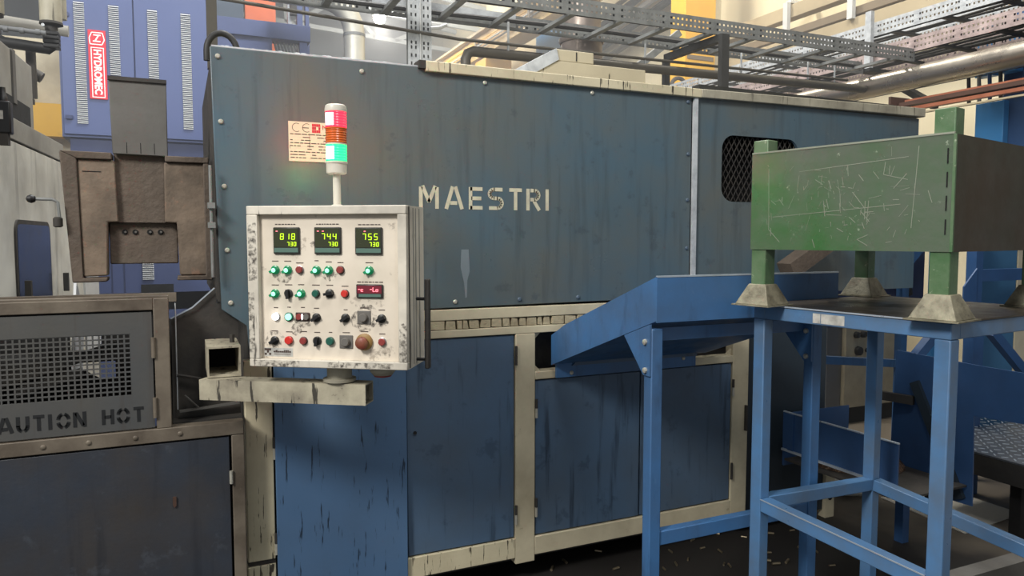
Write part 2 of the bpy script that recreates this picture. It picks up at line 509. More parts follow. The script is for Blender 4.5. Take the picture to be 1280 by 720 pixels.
# stroke letters in a unit-high cell: lists of polylines
GLYPH = {
    'M': [[(0.0, 0), (0.0, 0.95)], [(0.1, 1.0), (0.45, 0.3), (0.8, 1.0)], [(0.9, 0.95), (0.9, 0)]],
    'A': [[(0.0, 0), (0.33, 1.0)], [(0.48, 1.0), (0.82, 0)], [(0.22, 0.26), (0.54, 0.26)]],
    'E': [[(0.0, 0), (0.0, 1.0)], [(0.0, 0.94), (0.62, 0.94)], [(0.06, 0.5), (0.55, 0.5)], [(0.0, 0.06), (0.62, 0.06)]],
    'S': [[(0.66, 0.94), (0.25, 0.94)] + arc(0.24, 0.73, 0.24, 0.21, 90, 270, 6) + [(0.4, 0.52)] + arc(0.42, 0.29, 0.24, 0.23, 90, -90, 6) + [(0.0, 0.06)]],
    'T': [[(0.0, 0.94), (0.66, 0.94)], [(0.33, 0.84), (0.33, 0)]],
    'R': [[(0.0, 0), (0.0, 1.0)], [(0.16, 0.94), (0.34, 0.94)] + arc(0.36, 0.72, 0.24, 0.22, 90, -90, 6) + [(0.16, 0.5)], [(0.34, 0.42), (0.62, 0)]],
    'I': [[(0.0, 0), (0.0, 1.0)]],
    'C': [arc(0.36, 0.5, 0.36, 0.47, 50, 165, 8), arc(0.36, 0.5, 0.36, 0.47, 195, 310, 8)],
    'U': [[(0.0, 1.0), (0.0, 0.4)] + arc(0.3, 0.36, 0.3, 0.33, 180, 250, 4), arc(0.3, 0.36, 0.3, 0.33, 290, 360, 4) + [(0.6, 1.0)]],
    'O': [arc(0.36, 0.5, 0.36, 0.47, 105, 165, 4), arc(0.36, 0.5, 0.36, 0.47, 195, 255, 4), arc(0.36, 0.5, 0.36, 0.47, 285, 345, 4), arc(0.36, 0.5, 0.36, 0.47, 15, 75, 4)],
    'N': [[(0.0, 0), (0.0, 1.0)], [(0.1, 0.95), (0.54, 0.08)], [(0.64, 0), (0.64, 1.0)]],
    'H': [[(0.0, 0), (0.0, 1.0)], [(0.1, 0.5), (0.5, 0.5)], [(0.6, 0), (0.6, 1.0)]],
    'Y': [[(0.0, 1.0), (0.32, 0.5)], [(0.64, 1.0), (0.32, 0.5), (0.32, 0)]],
    'D': [[(0.0, 0), (0.0, 1.0)], [(0.0, 0.94), (0.28, 0.94)] + arc(0.28, 0.5, 0.34, 0.44, 90, -90, 8) + [(0.0, 0.06)]],
}


def strokes(mb, ch, x, z, h, w, y0, y1, sw, fn=None):
    """letter ch with its foot at (x, z), h tall, cell width scale w, stroke sw, as flat bars between y0 and y1"""
    for pl in GLYPH[ch]:
        pts = [(x + u * w, z + q * h) for u, q in pl]
        for (a, b), (c, d) in zip(pts, pts[1:]):
            l = math.hypot(c - a, d - b)
            if l < 1e-6:
                continue
            ux, uz = (c - a) / l * sw * 0.12, (d - b) / l * sw * 0.12
            nx, nz = -(d - b) / l * sw / 2, (c - a) / l * sw / 2
            poly = [(a - ux + nx, b - uz + nz), (a - ux - nx, b - uz - nz), (c + ux - nx, d + uz - nz), (c + ux + nx, d + uz + nz)]
            if fn:
                poly = [fn(*p) for p in poly]
            mb.prism(poly, 'y', y0, y1)
    return mb


SEG = {'0': 'abcdef', '1': 'bc', '3': 'abcdg', '4': 'bcfg', '5': 'acdfg', '7': 'abc', '8': 'abcdefg', 'L': 'def', 'o': 'cdeg', '-': 'g', 'c': 'deg'}


def seven(mb, ch, x, z, w, h, y0, y1, t):
    ends = {'a': ((0, 1), (1, 1)), 'b': ((1, 1), (1, .5)), 'c': ((1, .5), (1, 0)), 'd': ((0, 0), (1, 0)), 'e': ((0, .5), (0, 0)), 'f': ((0, 1), (0, .5)), 'g': ((0, .5), (1, .5))}
    for s in SEG[ch]:
        (a, b), (c, d) = ends[s]
        sl = 0.10
        p = (x + (a + b * sl) * w, 0, z + b * h)
        q = (x + (c + d * sl) * w, 0, z + d * h)
        if abs(a - c) > 0:
            mb.prism([(p[0], p[2] - t / 2), (q[0], q[2] - t / 2), (q[0], q[2] + t / 2), (p[0], p[2] + t / 2)], 'y', y0, y1)
        else:
            mb.prism([(p[0] - t / 2, p[2]), (p[0] + t / 2, p[2]), (q[0] + t / 2, q[2]), (q[0] - t / 2, q[2])], 'y', y0, y1)
    return mb


def text_mesh(s, size, fn, bold=0.0):
    """built-in font text as a mesh builder; fn maps the flat (u, v) to a 3-D point"""
    cu = bpy.data.curves.new('lettering', 'FONT')
    cu.body = s
    cu.size = size
    cu.resolution_u = 3
    cu.offset = bold
    to = bpy.data.objects.new('lettering', cu)
    COL.objects.link(to)
    bpy.context.view_layer.update()
    me = bpy.data.meshes.new_from_object(to.evaluated_get(bpy.context.evaluated_depsgraph_get()))
    mb = MB()
    mb.add([fn(v.co.x, v.co.y) for v in me.vertices], [tuple(p.vertices) for p in me.polygons])
    COL.objects.unlink(to)
    bpy.data.objects.remove(to)
    bpy.data.curves.remove(cu)
    bpy.data.meshes.remove(me)
    return mb


def bolt_head(c, r=0.011, axis='y', h=0.008, sgn=-1):
    return MB().lathe([(r, 0), (r, sgn * h * 0.5), (r * 0.6, sgn * h)], c, axis, 10)

# ================================================================== the setting
structure('floor', MB().box(-14, 12, -4, 26, -0.1, 0.0), floor_mat)
structure('wall_right', MB().box(8.2, 8.4, -2, 26, 0, 11), wall_mat)
structure('wall_back', MB().box(-14, 8.2, 25.2, 25.4, 0, 11), wall_dim)
structure('wall_left', MB().box(-12.2, -12, 6, 25.2, 0, 11), wall_dim)
structure('ceiling', MB().box(-14, 8.4, 7, 26, 11, 11.1), roof_mat)
for i, yy in enumerate((20.0, 22.5)):
    tb = MB()
    for a, b in (((-2, yy, 9.6), (8.2, yy, 8.2)), ((-2, yy, 8.2), (8.2, yy, 7.6)), ((1.6, yy, 9.1), (2.4, yy, 7.95)), ((4.4, yy, 8.7), (3.2, yy, 7.9)),
                 ((4.6, yy, 8.68), (5.6, yy, 7.75)), ((7.4, yy, 8.3), (6.2, yy, 7.72)), ((2.9, yy, 8.9), (3.0, yy, 7.9))):
        tb.bar(a, b, 0.10, 0.12)
    structure('trim_%d' % (i + 1), tb, steel_truss)

# ================================================================== the furnace
F = Thing('industrial_furnace', 'long blue billet furnace in a cream frame lettered MAESTRI across its hood', 'furnace', (2.1, 3.7, 0))
Y0 = 3.10
F.part('hood_body', MB().box(0.15, 4.10, 3.30, 4.40, 1.36, 2.36), void)
F.part('lower_body', MB().box(0.25, 3.42, 3.24, 4.40, 0.05, 1.36), soot)
F.part('roof_sheet', MB().box(0.14, 4.12, 3.12, 4.42, 2.362, 2.384), cream_dirty)
F.part('end_panel', MB().box(4.10, 4.12, 3.12, 4.42, 1.36, 2.362), deep_blue)
F.part('end_panel', MB().box(0.13, 0.15, 3.12, 4.42, 1.40, 2.362), soot)
F.part('hood_panel', MB().prism([(0.124, 2.388), (0.98, 2.388), (1.0, 2.376), (2.412, 2.376), (2.412, 1.345), (0.330, 1.335), (0.325, 1.16), (0.245, 1.16), (0.235, 1.30), (0.142, 1.37)], 'y', Y0, Y0 + 0.02), panel_blue, bevel=0.003)
hx0, hx1, hz0, hz1, hr = 2.615, 3.150, 1.845, 2.195, 0.075
vp = MB()
vp.box(2.445, hx0, Y0 + 0.004, Y0 + 0.02, 1.345, 2.376).box(hx1, 4.12, Y0 + 0.004, Y0 + 0.02, 1.345, 2.376)
vp.box(hx0, hx1, Y0 + 0.004, Y0 + 0.02, hz1, 2.376).box(hx0, hx1, Y0 + 0.004, Y0 + 0.02, 1.345, hz0)
for cx, cz, sx, sz in ((hx0, hz0, 1, 1), (hx1, hz0, -1, 1), (hx0, hz1, 1, -1), (hx1, hz1, -1, -1)):
    poly = [(cx, cz)] + [(cx + sx * (hr - hr * math.sin(R(t))), cz + sz * (hr - hr * math.cos(R(t)))) for t in range(0, 91, 15)]
    vp.prism(poly, 'y', Y0 + 0.004, Y0 + 0.02)
F.part('vented_hood_panel', vp, panel_blue, smooth=False)
vm = MB()
nc, px_ = 30, (hx1 - hx0) / 30
for i in range(nc + 1):
    x = hx0 + i * px_
    for k in range(12):
        za, zb = hz0 + k * (hz1 - hz0) / 12, hz0 + (k + 1) * (hz1 - hz0) / 12
        s = (1 if (k + i) % 2 else -1) * px_ * 0.46
        vm.prism([(x - s - 0.0016, za), (x - s + 0.0016, za), (x + s + 0.0016, zb), (x + s - 0.0016, zb)], 'y', Y0 + 0.022, Y0 + 0.027)
F.part('vent_mesh', vm, soot, kind='stuff', smooth=False)
F.part('seam_strip', MB().box(2.420, 2.444, Y0 - 0.012, Y0 + 0.02, 1.36, 2.375), galv_light, label='bare pale metal seam strip')
F.part('seam_gap', MB().box(2.412, 2.420, Y0 + 0.004, Y0 + 0.02, 1.36, 2.375), void)
F.part('top_rail', MB().box(0.985, 2.46, Y0 - 0.022, Y0 + 0.06, 2.369, 2.414), cream, bevel=0.004)
F.part('top_rail', MB().prism([(2.46, 2.371), (4.14, 2.384), (4.14, 2.436), (2.46, 2.414)], 'y', Y0 - 0.024, Y0 + 0.06), cream_dirty, bevel=0.004)
F.part('rail_end_block', MB().box(0.955, 0.985, Y0 - 0.02, Y0 + 0.06, 2.380, 2.414), soot)
F.part('corroded_top_edge', MB().box(0.13, 0.955, Y0 + 0.0, Y0 + 0.03, 2.388, 2.394), galv_light, label='corroded pale top edge')
F.part('cable_angle', MB().box(2.52, 4.00, Y0 + 0.08, Y0 + 0.14, 2.42, 2.462), galv_dark)
cr = MB()
for k in range(46):
    x = 0.14 + random.random() * 0.80
    s = 0.003 + random.random() * 0.006
    cr.frustum((x, Y0 + 0.012), s * 2.2, s * 0.8, 2.392, s * 0.6, s * 0.4, 2.392 + s * 0.8)
F.part('flaked_crust', cr, galv_light, kind='stuff', smooth=False)
# mid rail with its row of castable blocks
F.part('mid_rail', MB().box(0.30, 2.82, Y0 - 0.012, Y0 + 0.05, 1.283, 1.332), cream_clean, bevel=0.003)
F.part('mid_rail', MB().box(0.30, 2.82, Y0 - 0.012, Y0 + 0.05, 1.205, 1.240), cream_clean, bevel=0.003)
F.part('filler_bed', MB().box(0.30, 2.82, Y0 + 0.012, Y0 + 0.05, 1.240, 1.283), soot)
x = 0.80
while x < 2.0:
    w = random.choice((0.030, 0.042, 0.055, 0.07))
    F.part('castable_block', MB().prism([(x + random.uniform(0, .006), 1.242 + random.uniform(0, .004)), (x + w - 0.004, 1.242), (x + w - random.uniform(.003, .010), 1.281 - random.uniform(0, .004)), (x + random.uniform(0, .007), 1.281)], 'y', Y0 - 0.010 + random.uniform(-.003, .004), Y0 + 0.02), brick_cream)
    x += w
# posts, base and ledge
F.part('frame_post', MB().box(0.217, 0.325, Y0 - 0.012, Y0 + 0.05, 0.33, 1.16), cream, bevel=0.004)
F.part('frame_post', MB().box(0.217, 0.325, Y0 - 0.012, Y0 + 0.05, 0.02, 0.31), cream, bevel=0.004)
F.part('post_joint', MB().box(0.217, 0.325, Y0 - 0.004, Y0 + 0.05, 0.31, 0.33), soot)
F.part('frame_post', MB().box(1.413, 1.515, Y0 - 0.012, Y0 + 0.05, 0.10, 1.205), cream_clean, bevel=0.004)
F.part('frame_post', MB().box(2.705, 2.815, Y0 - 0.012, Y0 + 0.05, 0.10, 1.205), cream_clean, bevel=0.004)
F.part('base_rail', MB().box(0.325, 1.413, Y0 - 0.012, Y0 + 0.05, 0.130, 0.226), cream, bevel=0.004)
F.part('base_rail', MB().box(1.515, 2.705, Y0 - 0.012, Y0 + 0.05, 0.130, 0.220), cream_clean, bevel=0.004)
F.part('ledge_rail', MB().box(1.515, 2.705, Y0 - 0.012, Y0 + 0.06, 0.982, 1.020), cream_clean, bevel=0.003)
for sx, xx in ((1, 1.515), (-1, 2.705)):
    for sz, zz in ((1, 1.020), (-1, 1.205)):
        F.part('corner_gusset', MB().prism([(xx, zz), (xx + sx * 0.035, zz), (xx, zz + sz * 0.035)], 'y', Y0 + 0.005, Y0 + 0.02), cream_clean)


def furnace_door(x0, x1, z0, z1, y, m, hinges, lab=None):
    d = F.part('door', MB().box(x0, x1, y, y + 0.018, z0, z1), m, bevel=0.003, label=lab)
    F.part('door_gap', MB().box(x0 - 0.006, x1 + 0.006, Y0 + 0.03, Y0 + 0.04, z0 - 0.006, z1 + 0.006), void, parent=d)
    for hx, hz, up in hinges:
        F.part('hinge', MB().lathe([(0.007, 0), (0.007, 0.045)], (hx, Y0 - 0.02, hz), 'z', 8), bolt_mat if up else soot, parent=d)
        F.part('hinge', MB().lathe([(0.007, 0.047), (0.007, 0.09)], (hx, Y0 - 0.02, hz), 'z', 8), soot, parent=d)


furnace_door(0.330, 0.882, 0.135, 1.195, Y0 - 0.030, drip_blue, ((0.327, 0.75, 1), (0.327, 0.35, 1)), 'blue door streaked with dark drips')
furnace_door(0.890, 1.408, 0.232, 1.200, Y0 - 0.004, door_blue, ((1.412, 1.06, 0), (1.412, 0.30, 1)))
furnace_door(1.521, 2.112, 0.226, 0.976, Y0 - 0.004, door_blue, ((1.518, 0.80, 1), (1.518, 0.32, 1)))
furnace_door(2.120, 2.700, 0.226, 0.976, Y0 - 0.004, door_blue, ((2.703, 0.80, 1), (2.703, 0.34, 0)))
F.part('door_latch', MB().lathe([(0.008, 0), (0.008, -0.006)], (0.925, Y0 - 0.004, 0.79), 'y', 10), black)
F.part('post_latch', MB().box(2.79, 2.80, Y0 - 0.03, Y0 - 0.012, 0.60, 0.74), soot)
F.part('side_panel', MB().box(2.822, 3.425, Y0 + 0.02, Y0 + 0.04, 0.05, 1.36), deep_blue)
F.part('slotted_leg', MB().box(3.43, 3.50, Y0 - 0.0, Y0 + 0.05, 0.0, 0.40), cream_clean)
for zz in (0.36, 0.29, 0.20, 0.12):
    F.part('slot_hole', MB().lathe([(0.016, 0), (0.016, -0.004)], (3.465, Y0, zz), 'y', 10), void)
F.part('foot_rail', MB().box(3.50, 4.25, Y0 + 0.0, Y0 + 0.05, 0.28, 0.38), cream_clean)
# bolts of the hood
for bx, bz, dark in ((0.152, 2.352, 0), (0.157, 2.103, 0), (0.163, 1.853, 0), (0.168, 1.603, 0), (0.176, 1.395, 0), (0.711, 2.346, 0), (1.266, 2.346, 0),
                     (1.821, 2.346, 0), (2.387, 2.346, 1), (2.392, 2.082, 1), (2.392, 1.848, 1), (2.392, 1.60, 1), (1.119, 1.366, 0), (1.437, 1.366, 1), (1.749, 1.366, 1), (2.05, 1.366, 1)):
    F.part('bolt', bolt_head((bx, Y0, bz), 0.0100), bolt_dark if dark else bolt_mat)
F.part('paint_run', MB().prism([(1.150, 1.60), (1.185, 1.60), (1.190, 1.50), (1.178, 1.46), (1.176, 1.385), (1.168, 1.38), (1.162, 1.45), (1.146, 1.52)], 'y', Y0 - 0.0008, Y0 + 0.001), mat('pale_paint_run', (122, 134, 140), 0.5, bump=0), label='pale grey paint run')
# stencilled name
for ch, x, w in (('M', 0.963, 0.082), ('A', 1.080, 0.090), ('E', 1.195, 0.090), ('S', 1.287, 0.095), ('T', 1.388, 0.090), ('R', 1.481, 0.094), ('I', 1.581, 0.1)):
    F.part('letter', strokes(MB(), ch, x, 1.782, 0.096, w, Y0 - 0.0015, Y0 + 0.001, 0.0165), stencil, smooth=False)
# maker's plate
pl = F.part('nameplate', MB().box(0.410, 0.590, Y0 - 0.004, Y0, 1.962, 2.122), plate_cream, label='cream maker plate with CE mark')
yp = Y0 - 0.0048
ce = MB()
for cx in (0.442, 0.482):
    pts = arc(cx, 2.098, 0.017, 0.017, 55, 305, 10)
    for (a, b), (c, d) in zip(pts, pts[1:]):
        ce.bar((a, yp, b), (c, yp, d), 0.0016, 0.0048, (0, 0, 1)) if False else ce.prism([(a * 0.94 + cx * 0.06, b * 0.94 + 2.098 * 0.06), (a * 1.06 - cx * 0.06, b * 1.06 - 2.098 * 0.06), (c * 1.06 - cx * 0.06, d * 1.06 - 2.098 * 0.06), (c * 0.94 + cx * 0.06, d * 0.94 + 2.098 * 0.06)], 'y', yp, Y0 - 0.003)
ce.box(0.466, 0.490, yp, Y0 - 0.003, 2.0965, 2.0995)
ce.box(0.0, 0.0, 0, 0, 0, 0) if False else None
F.part('ce_mark', ce, print_ink, parent=pl, smooth=False)
lg = MB()
for i in range(3):
    for k in range(4):
        if (i, k) not in ((1, 2),):
            lg.box(0.503 + k * 0.0085, 0.5105 + k * 0.0085, yp, Y0 - 0.003, 2.080 + i * 0.0125, 2.091 + i * 0.0125)
F.part('red_logo', lg, plate_red, parent=pl, smooth=False)
F.part('plate_wordmark', text_mesh('Maestri', 0.026, lambda u, v: (0.543 + u, yp, 2.094 + v)), plate_red, parent=pl, smooth=False)
ln = MB()
for k in range(9):
    z = 2.070 - k * 0.0118
    x = 0.416
    while x < 0.575:
        w = random.uniform(0.008, 0.03)
        if random.random() < 0.8:
            ln.box(x, min(x + w, 0.582), yp, Y0 - 0.003, z, z + 0.0032)
        x += w + 0.004
F.part('printed_lines', ln, print_ink, parent=pl, kind='stuff', smooth=False)
# guide rod at the left end
F.part('guide_rod', MB().tube([(0.112, 3.06, 1.50), (0.112, 3.06, 1.93)], 0.006, 8), galv)
for zz in (1.765, 1.69):
    F.part('rod_collar', MB().box(0.100, 0.126, 3.045, 3.10, zz, zz + 0.022), galv)

# hopper box, chimney and things on the furnace roof
H = Thing('exhaust_hopper', 'cream sheet-metal hood box with a slanted left side on the furnace roof', 'hood', (2.05, 3.7, 2.384))
H.part('lower_box', MB().prism([(1.70, 2.384), (2.40, 2.384), (2.40, 2.588), (1.85, 2.588), (1.70, 2.52)], 'y', 3.50, 3.95), hopper_cream, bevel=0.004)
H.part('sloped_side', MB().prism([(1.662, 2.490), (1.690, 2.500), (1.850, 2.592), (1.834, 2.650), (1.662, 2.553)], 'y', 3.492, 3.70), galv_light, label='pale slanted side plate')
H.part('upper_box', MB().box(1.835, 2.065, 3.50, 3.95, 2.588, 2.648), hopper_cream, bevel=0.004)
H.part('seam_line', MB().box(1.955, 1.960, 3.496, 3.50, 2.595, 2.64), soot)
CH = Thing('exhaust_stack', 'round scorched metal flue rising behind the cream hood box', 'chimney', (2.83, 4.98, 0))
CH.part('lower_flue', MB().lathe([(0.158, 0.0), (0.158, 3.14)], (2.83, 4.98, 0), 'z', 28), chimney_metal)
CH.part('flue_collar', MB().lathe([(0.165, 3.125), (0.172, 3.14), (0.172, 3.16), (0.15, 3.165)], (2.83, 4.98, 0), 'z', 28), chimney_metal)
CH.part('upper_flue', MB().lathe([(0.145, 3.165), (0.145, 5.2)], (2.83, 4.98, 0), 'z', 28), chimney_metal)
single('cable_loop', MB().tube([(0.122, 3.34, 2.385)] + [(0.182 - 0.060 * math.cos(R(t)), 3.34 + 0.01 * math.sin(R(t)), 2.425 + 0.080 * math.sin(R(t))) for t in range(0, 181, 15)] + [(0.242, 3.34, 2.385)], 0.013, 10),
       cable_black, 'black rubber hose bent in a hoop on the furnace roof end', 'hose', (0.21, 3.34, 2.385))
single('support_upright', MB().box(0.130, 0.172, 3.48, 3.52, 2.384, 5.2), pipe_dark, 'dark square upright standing at the left corner of the furnace roof', 'post', (0.15, 3.5, 2.384))

# ================================================================== control box on its arm
B = Thing('control_box', 'cream swivel control box with three green temperature readouts and rows of buttons', 'control panel', (0.4495, 2.5372, 1.2041), R(-33))
P = dict(local=True)
bx = MB()
bx.box(-0.285, 0.285, 0.022, 0.212, 0.0, 0.006).box(-0.285, 0.285, 0.022, 0.212, 0.551, 0.557)
bx.box(-0.285, -0.279, 0.022, 0.212, 0.006, 0.551).box(0.279, 0.285, 0.022, 0.212, 0.006, 0.551).box(-0.279, 0.279, 0.206, 0.212, 0.006, 0.551)
B.part('cabinet_shell', bx, box_frame, **P)
fr = MB()
fr.box(-0.285, 0.285, -0.002, 0.022, 0.527, 0.557).box(-0.285, 0.285, -0.002, 0.022, 0.0, 0.027)
fr.box(-0.285, -0.246, -0.002, 0.022, 0.027, 0.527).box(0.254, 0.285, -0.002, 0.022, 0.027, 0.527)
B.part('door_frame', fr, box_frame, bevel=0.003, **P)
B.part('side_seal', MB().box(0.2852, 0.2872, 0.024, 0.032, 0.004, 0.553), soot, **P)
for yy in (0.075, 0.105, 0.15):
    B.part('side_fold', MB().box(0.2852, 0.2868, yy, yy + 0.006, 0.01, 0.55), machine_grey, **P)
face = B.part('face_plate', MB().box(-0.246, 0.254, 0.020, 0.024, 0.027, 0.527), box_cream, **P)
YF = 0.020


def controller(x0, z0, big, small, leds):
    c = B.part('temperature_controller', MB().box(x0, x0 + 0.096, YF - 0.008, YF, z0, z0 + 0.092), bezel, bevel=0.003, **P)
    B.part('display_window', MB().box(x0 + 0.004, x0 + 0.091, YF - 0.0092, YF - 0.007, z0 + 0.024, z0 + 0.088), dark_screen, parent=c, **P)
    B.part('keypad_strip', MB().box(x0 + 0.004, x0 + 0.091, YF - 0.0092, YF - 0.007, z0 + 0.006, z0 + 0.021), keypad, parent=c, **P)
    k = MB()
    for i, ch in enumerate(big):
        seven(k, ch, x0 + 0.028 + i * 0.0205, z0 + 0.0505, 0.0105, 0.0195, YF - 0.0105, YF - 0.009, 0.0024)
    B.part('process_digits', k, led_green, parent=c, smooth=False, **P)
    k = MB()
    for i, ch in enumerate(small):
        seven(k, ch, x0 + 0.052 + i * 0.0125, z0 + 0.028, 0.0068, 0.0130, YF - 0.0105, YF - 0.009, 0.0021)
    B.part('setpoint_digits', k, led_green, parent=c, smooth=False, **P)
    for lx in leds:
        B.part('indicator_led', MB().box(x0 + lx, x0 + lx + 0.006, YF - 0.0105, YF - 0.009, z0 + 0.077, z0 + 0.080), led_red, parent=c, **P)


controller(-0.195, 0.392, '818', '730', (0.012,))
controller(-0.0455, 0.392, '744', '730', (0.012, 0.030))
controller(0.1005, 0.391, '755', '730', (0.033,))
rc = B.part('level_indicator', MB().box(0.102, 0.197, YF - 0.008, YF, 0.243, 0.290), bezel, bevel=0.003, **P)
B.part('display_window', MB().box(0.106, 0.193, YF - 0.0092, YF - 0.007, 0.259, 0.286), red_window, parent=rc, **P)
B.part('keypad_strip', MB().box(0.112, 0.190, YF - 0.0092, YF - 0.007, 0.247, 0.257), keypad, parent=rc, **P)
k = MB()
for i, ch in enumerate('-c  -Lo'):
    if ch != ' ':
        seven(k, ch, 0.110 + i * 0.0105, 0.266, 0.0072, 0.0135, YF - 0.0105, YF - 0.009, 0.0024)
B.part('digits', k, led_red, parent=rc, smooth=False, **P)


def disc(x, z, r, h, m, name, par, y=YF, n=18):
    return B.part(name, MB().lathe([(r, 0), (r, -h * 0.7), (r * 0.82, -h)], (x, y, z), 'y', n), m, parent=par, **P)


def button(x, z, m, r=0.0125):
    b = disc(x, z, 0.0148, 0.004, chrome if random.random() < 0.3 else bezel, 'push_button', None)
    disc(x, z, r, 0.010, m, 'button_cap', b, YF - 0.003)


def selector(x, z, m, ang, lit=None):
    b = disc(x, z, 0.0155, 0.006, m if lit else bezel, 'selector_switch', None)
    a = R(ang)
    u, w = (math.cos(a), math.sin(a)), (-math.sin(a), math.cos(a))
    poly = [(x + u[0] * s + w[0] * t, z + u[1] * s + w[1] * t) for s, t in ((-0.018, -0.0045), (0.014, -0.005), (0.014, 0.005), (-0.018, 0.0045))]
    B.part('selector_handle', MB().prism(poly, 'y', YF - 0.017, YF - 0.005), m if lit else black, parent=b, **P)
    if lit:
        disc(x, z - 0.001, 0.0075, 0.003, lit, 'lamp_core', b, YF - 0.016)


for x in (-0.192, -0.146, -0.041, 0.003, 0.148):
    selector(x, 0.337, but_green_lit, 30, but_green_core)
for x in (-0.102, 0.045):
    button(x, 0.338, but_dark_red)
selector(-0.194, 0.255, but_green_lit, 30, but_green_core)
selector(-0.145, 0.255, but_brown, 90)
selector(-0.099, 0.256, but_green_lit, 30, but_green_core)
button(-0.045, 0.256, but_green)
selector(0.005, 0.257, but_brown, 10)
button(0.060, 0.257, but_red)
button(-0.193, 0.174, but_white_lit)
b = disc(-0.145, 0.174, 0.016, 0.006, but_green, 'push_button', None)
disc(-0.145, 0.174, 0.0115, 0.008, but_green_core, 'button_cap', b, YF - 0.004)
db = B.part('double_button', MB().box(-0.120, -0.068, YF - 0.006, YF, 0.160, 0.190), but_brown, bevel=0.008, **P)
B.part('button_cap', MB().lathe([(0.011, 0), (0.010, -0.006)], (-0.107, YF - 0.005, 0.175), 'y', 14), but_dark_red, parent=db, **P)
B.part('button_cap', MB().lathe([(0.011, 0), (0.010, -0.006)], (-0.080, YF - 0.005, 0.175), 'y', 14), grey_sq, parent=db, **P)
B.part('lamp_core', MB().prism([(-0.0945, 0.164), (-0.0895, 0.175), (-0.0945, 0.186), (-0.0995, 0.175)], 'y', YF - 0.009, YF - 0.005), but_white_lit, parent=db, **P)
selector(-0.044, 0.173, black, 35)
selector(0.061, 0.173, black, 35)
selector(0.190, 0.173, black, 25)
for x, z in ((0.127, 0.176), (0.062, 0.091)):
    g = B.part('switch_plate', MB().box(x - 0.024, x + 0.024, YF - 0.004, YF, z - 0.023, z + 0.023), grey_sq, bevel=0.002, **P)
    disc(x, z, 0.015, 0.014, grey_sq, 'switch_knob', g, YF - 0.004)
selector(-0.199, 0.090, black, 30)
button(-0.146, 0.092, but_red, 0.0145)
button(-0.093, 0.091, but_dark_red)
selector(-0.043, 0.092, black, 80)
button(0.005, 0.092, but_green, 0.0145)
es = disc(0.128, 0.092, 0.029, 0.012, stop_ring, 'emergency_stop', None, YF, 24)
B.part('mushroom_head', MB().lathe([(0.014, -0.010), (0.014, -0.016), (0.022, -0.018), (0.022, -0.025), (0.016, -0.031), (0.006, -0.033)], (0.124, YF, 0.090), 'y', 22), stop_red, parent=es, **P)
button(0.191, 0.093, but_dark_red)
cap = MB()
for x, z, w in ((-0.190, 0.4925, 0.074), (-0.040, 0.4925, 0.08), (0.110, 0.4905, 0.078), (0.104, 0.2955, 0.086)):
    t = x
    while t < x + w:
        d = random.uniform(0.005, 0.014)
        cap.box(t, t + d, YF - 0.0008, YF + 0.0005, z, z + 0.0035)
        t += d + 0.003
for x, z in ((-0.192, 0.366), (-0.146, 0.366), (-0.102, 0.360), (-0.041, 0.368), (0.003, 0.364), (0.045, 0.362), (0.148, 0.362), (-0.194, 0.283), (-0.145, 0.284), (-0.099, 0.285), (-0.045, 0.284), (0.005, 0.284), (0.06, 0.281),
             (-0.193, 0.204), (-0.145, 0.206), (-0.094, 0.206), (-0.044, 0.204), (0.061, 0.200), (0.127, 0.207), (0.19, 0.201), (-0.199, 0.122), (-0.146, 0.120), (-0.093, 0.122), (-0.043, 0.120), (0.005, 0.121), (0.062, 0.121), (0.128, 0.126), (0.191, 0.119)):
    w = random.uniform(0.012, 0.03)
    cap.box(x - w / 2, x + w / 2, YF - 0.0008, YF + 0.0005, z, z + 0.0028)
B.part('printed_captions', cap, print_ink, kind='stuff', smooth=False, **P)
mp = B.part('maker_label', MB().box(-0.240, -0.134, YF - 0.001, YF, 0.034, 0.064), label_white, label='small pale label with a black emblem', **P)
lm = MB()
for i in range(3):
    for k2 in range(3):
        if (i + k2) % 2 == 0 or i == 2:
            lm.box(-0.238 + k2 * 0.008, -0.2305 + k2 * 0.008, YF - 0.0018, YF, 0.0385 + i * 0.008, 0.046 + i * 0.008)
t = -0.205
while t < -0.140:
    d = random.uniform(0.004, 0.008)
    lm.box(t, t + d, YF - 0.0018, YF, 0.048, 0.0535 + random.choice((0, 0.003)))
    t += d + 0.0012
lm.box(-0.204, -0.142, YF - 0.0018, YF, 0.0415, 0.043)
B.part('label_print', lm, print_ink, parent=mp, kind='stuff', smooth=False, **P)
def ring(x, z, r0, r1, a0=0, a1=360):
    n = 20
    o, q = [], []
    for i in range(n + 1):
        a = R(a0 + (a1 - a0) * i / n)
        k2 = random.uniform(0.92, 1.10)
        o.append((x + r1 * k2 * math.cos(a), YF - 0.0006, z + r1 * k2 * math.sin(a)))
        q.append((x + r0 * k2 * math.cos(a), YF - 0.0006, z + r0 * k2 * math.sin(a)))
    return MB().add(o + q, [(i, i + 1, n + 2 + i, n + 1 + i) for i in range(n)])


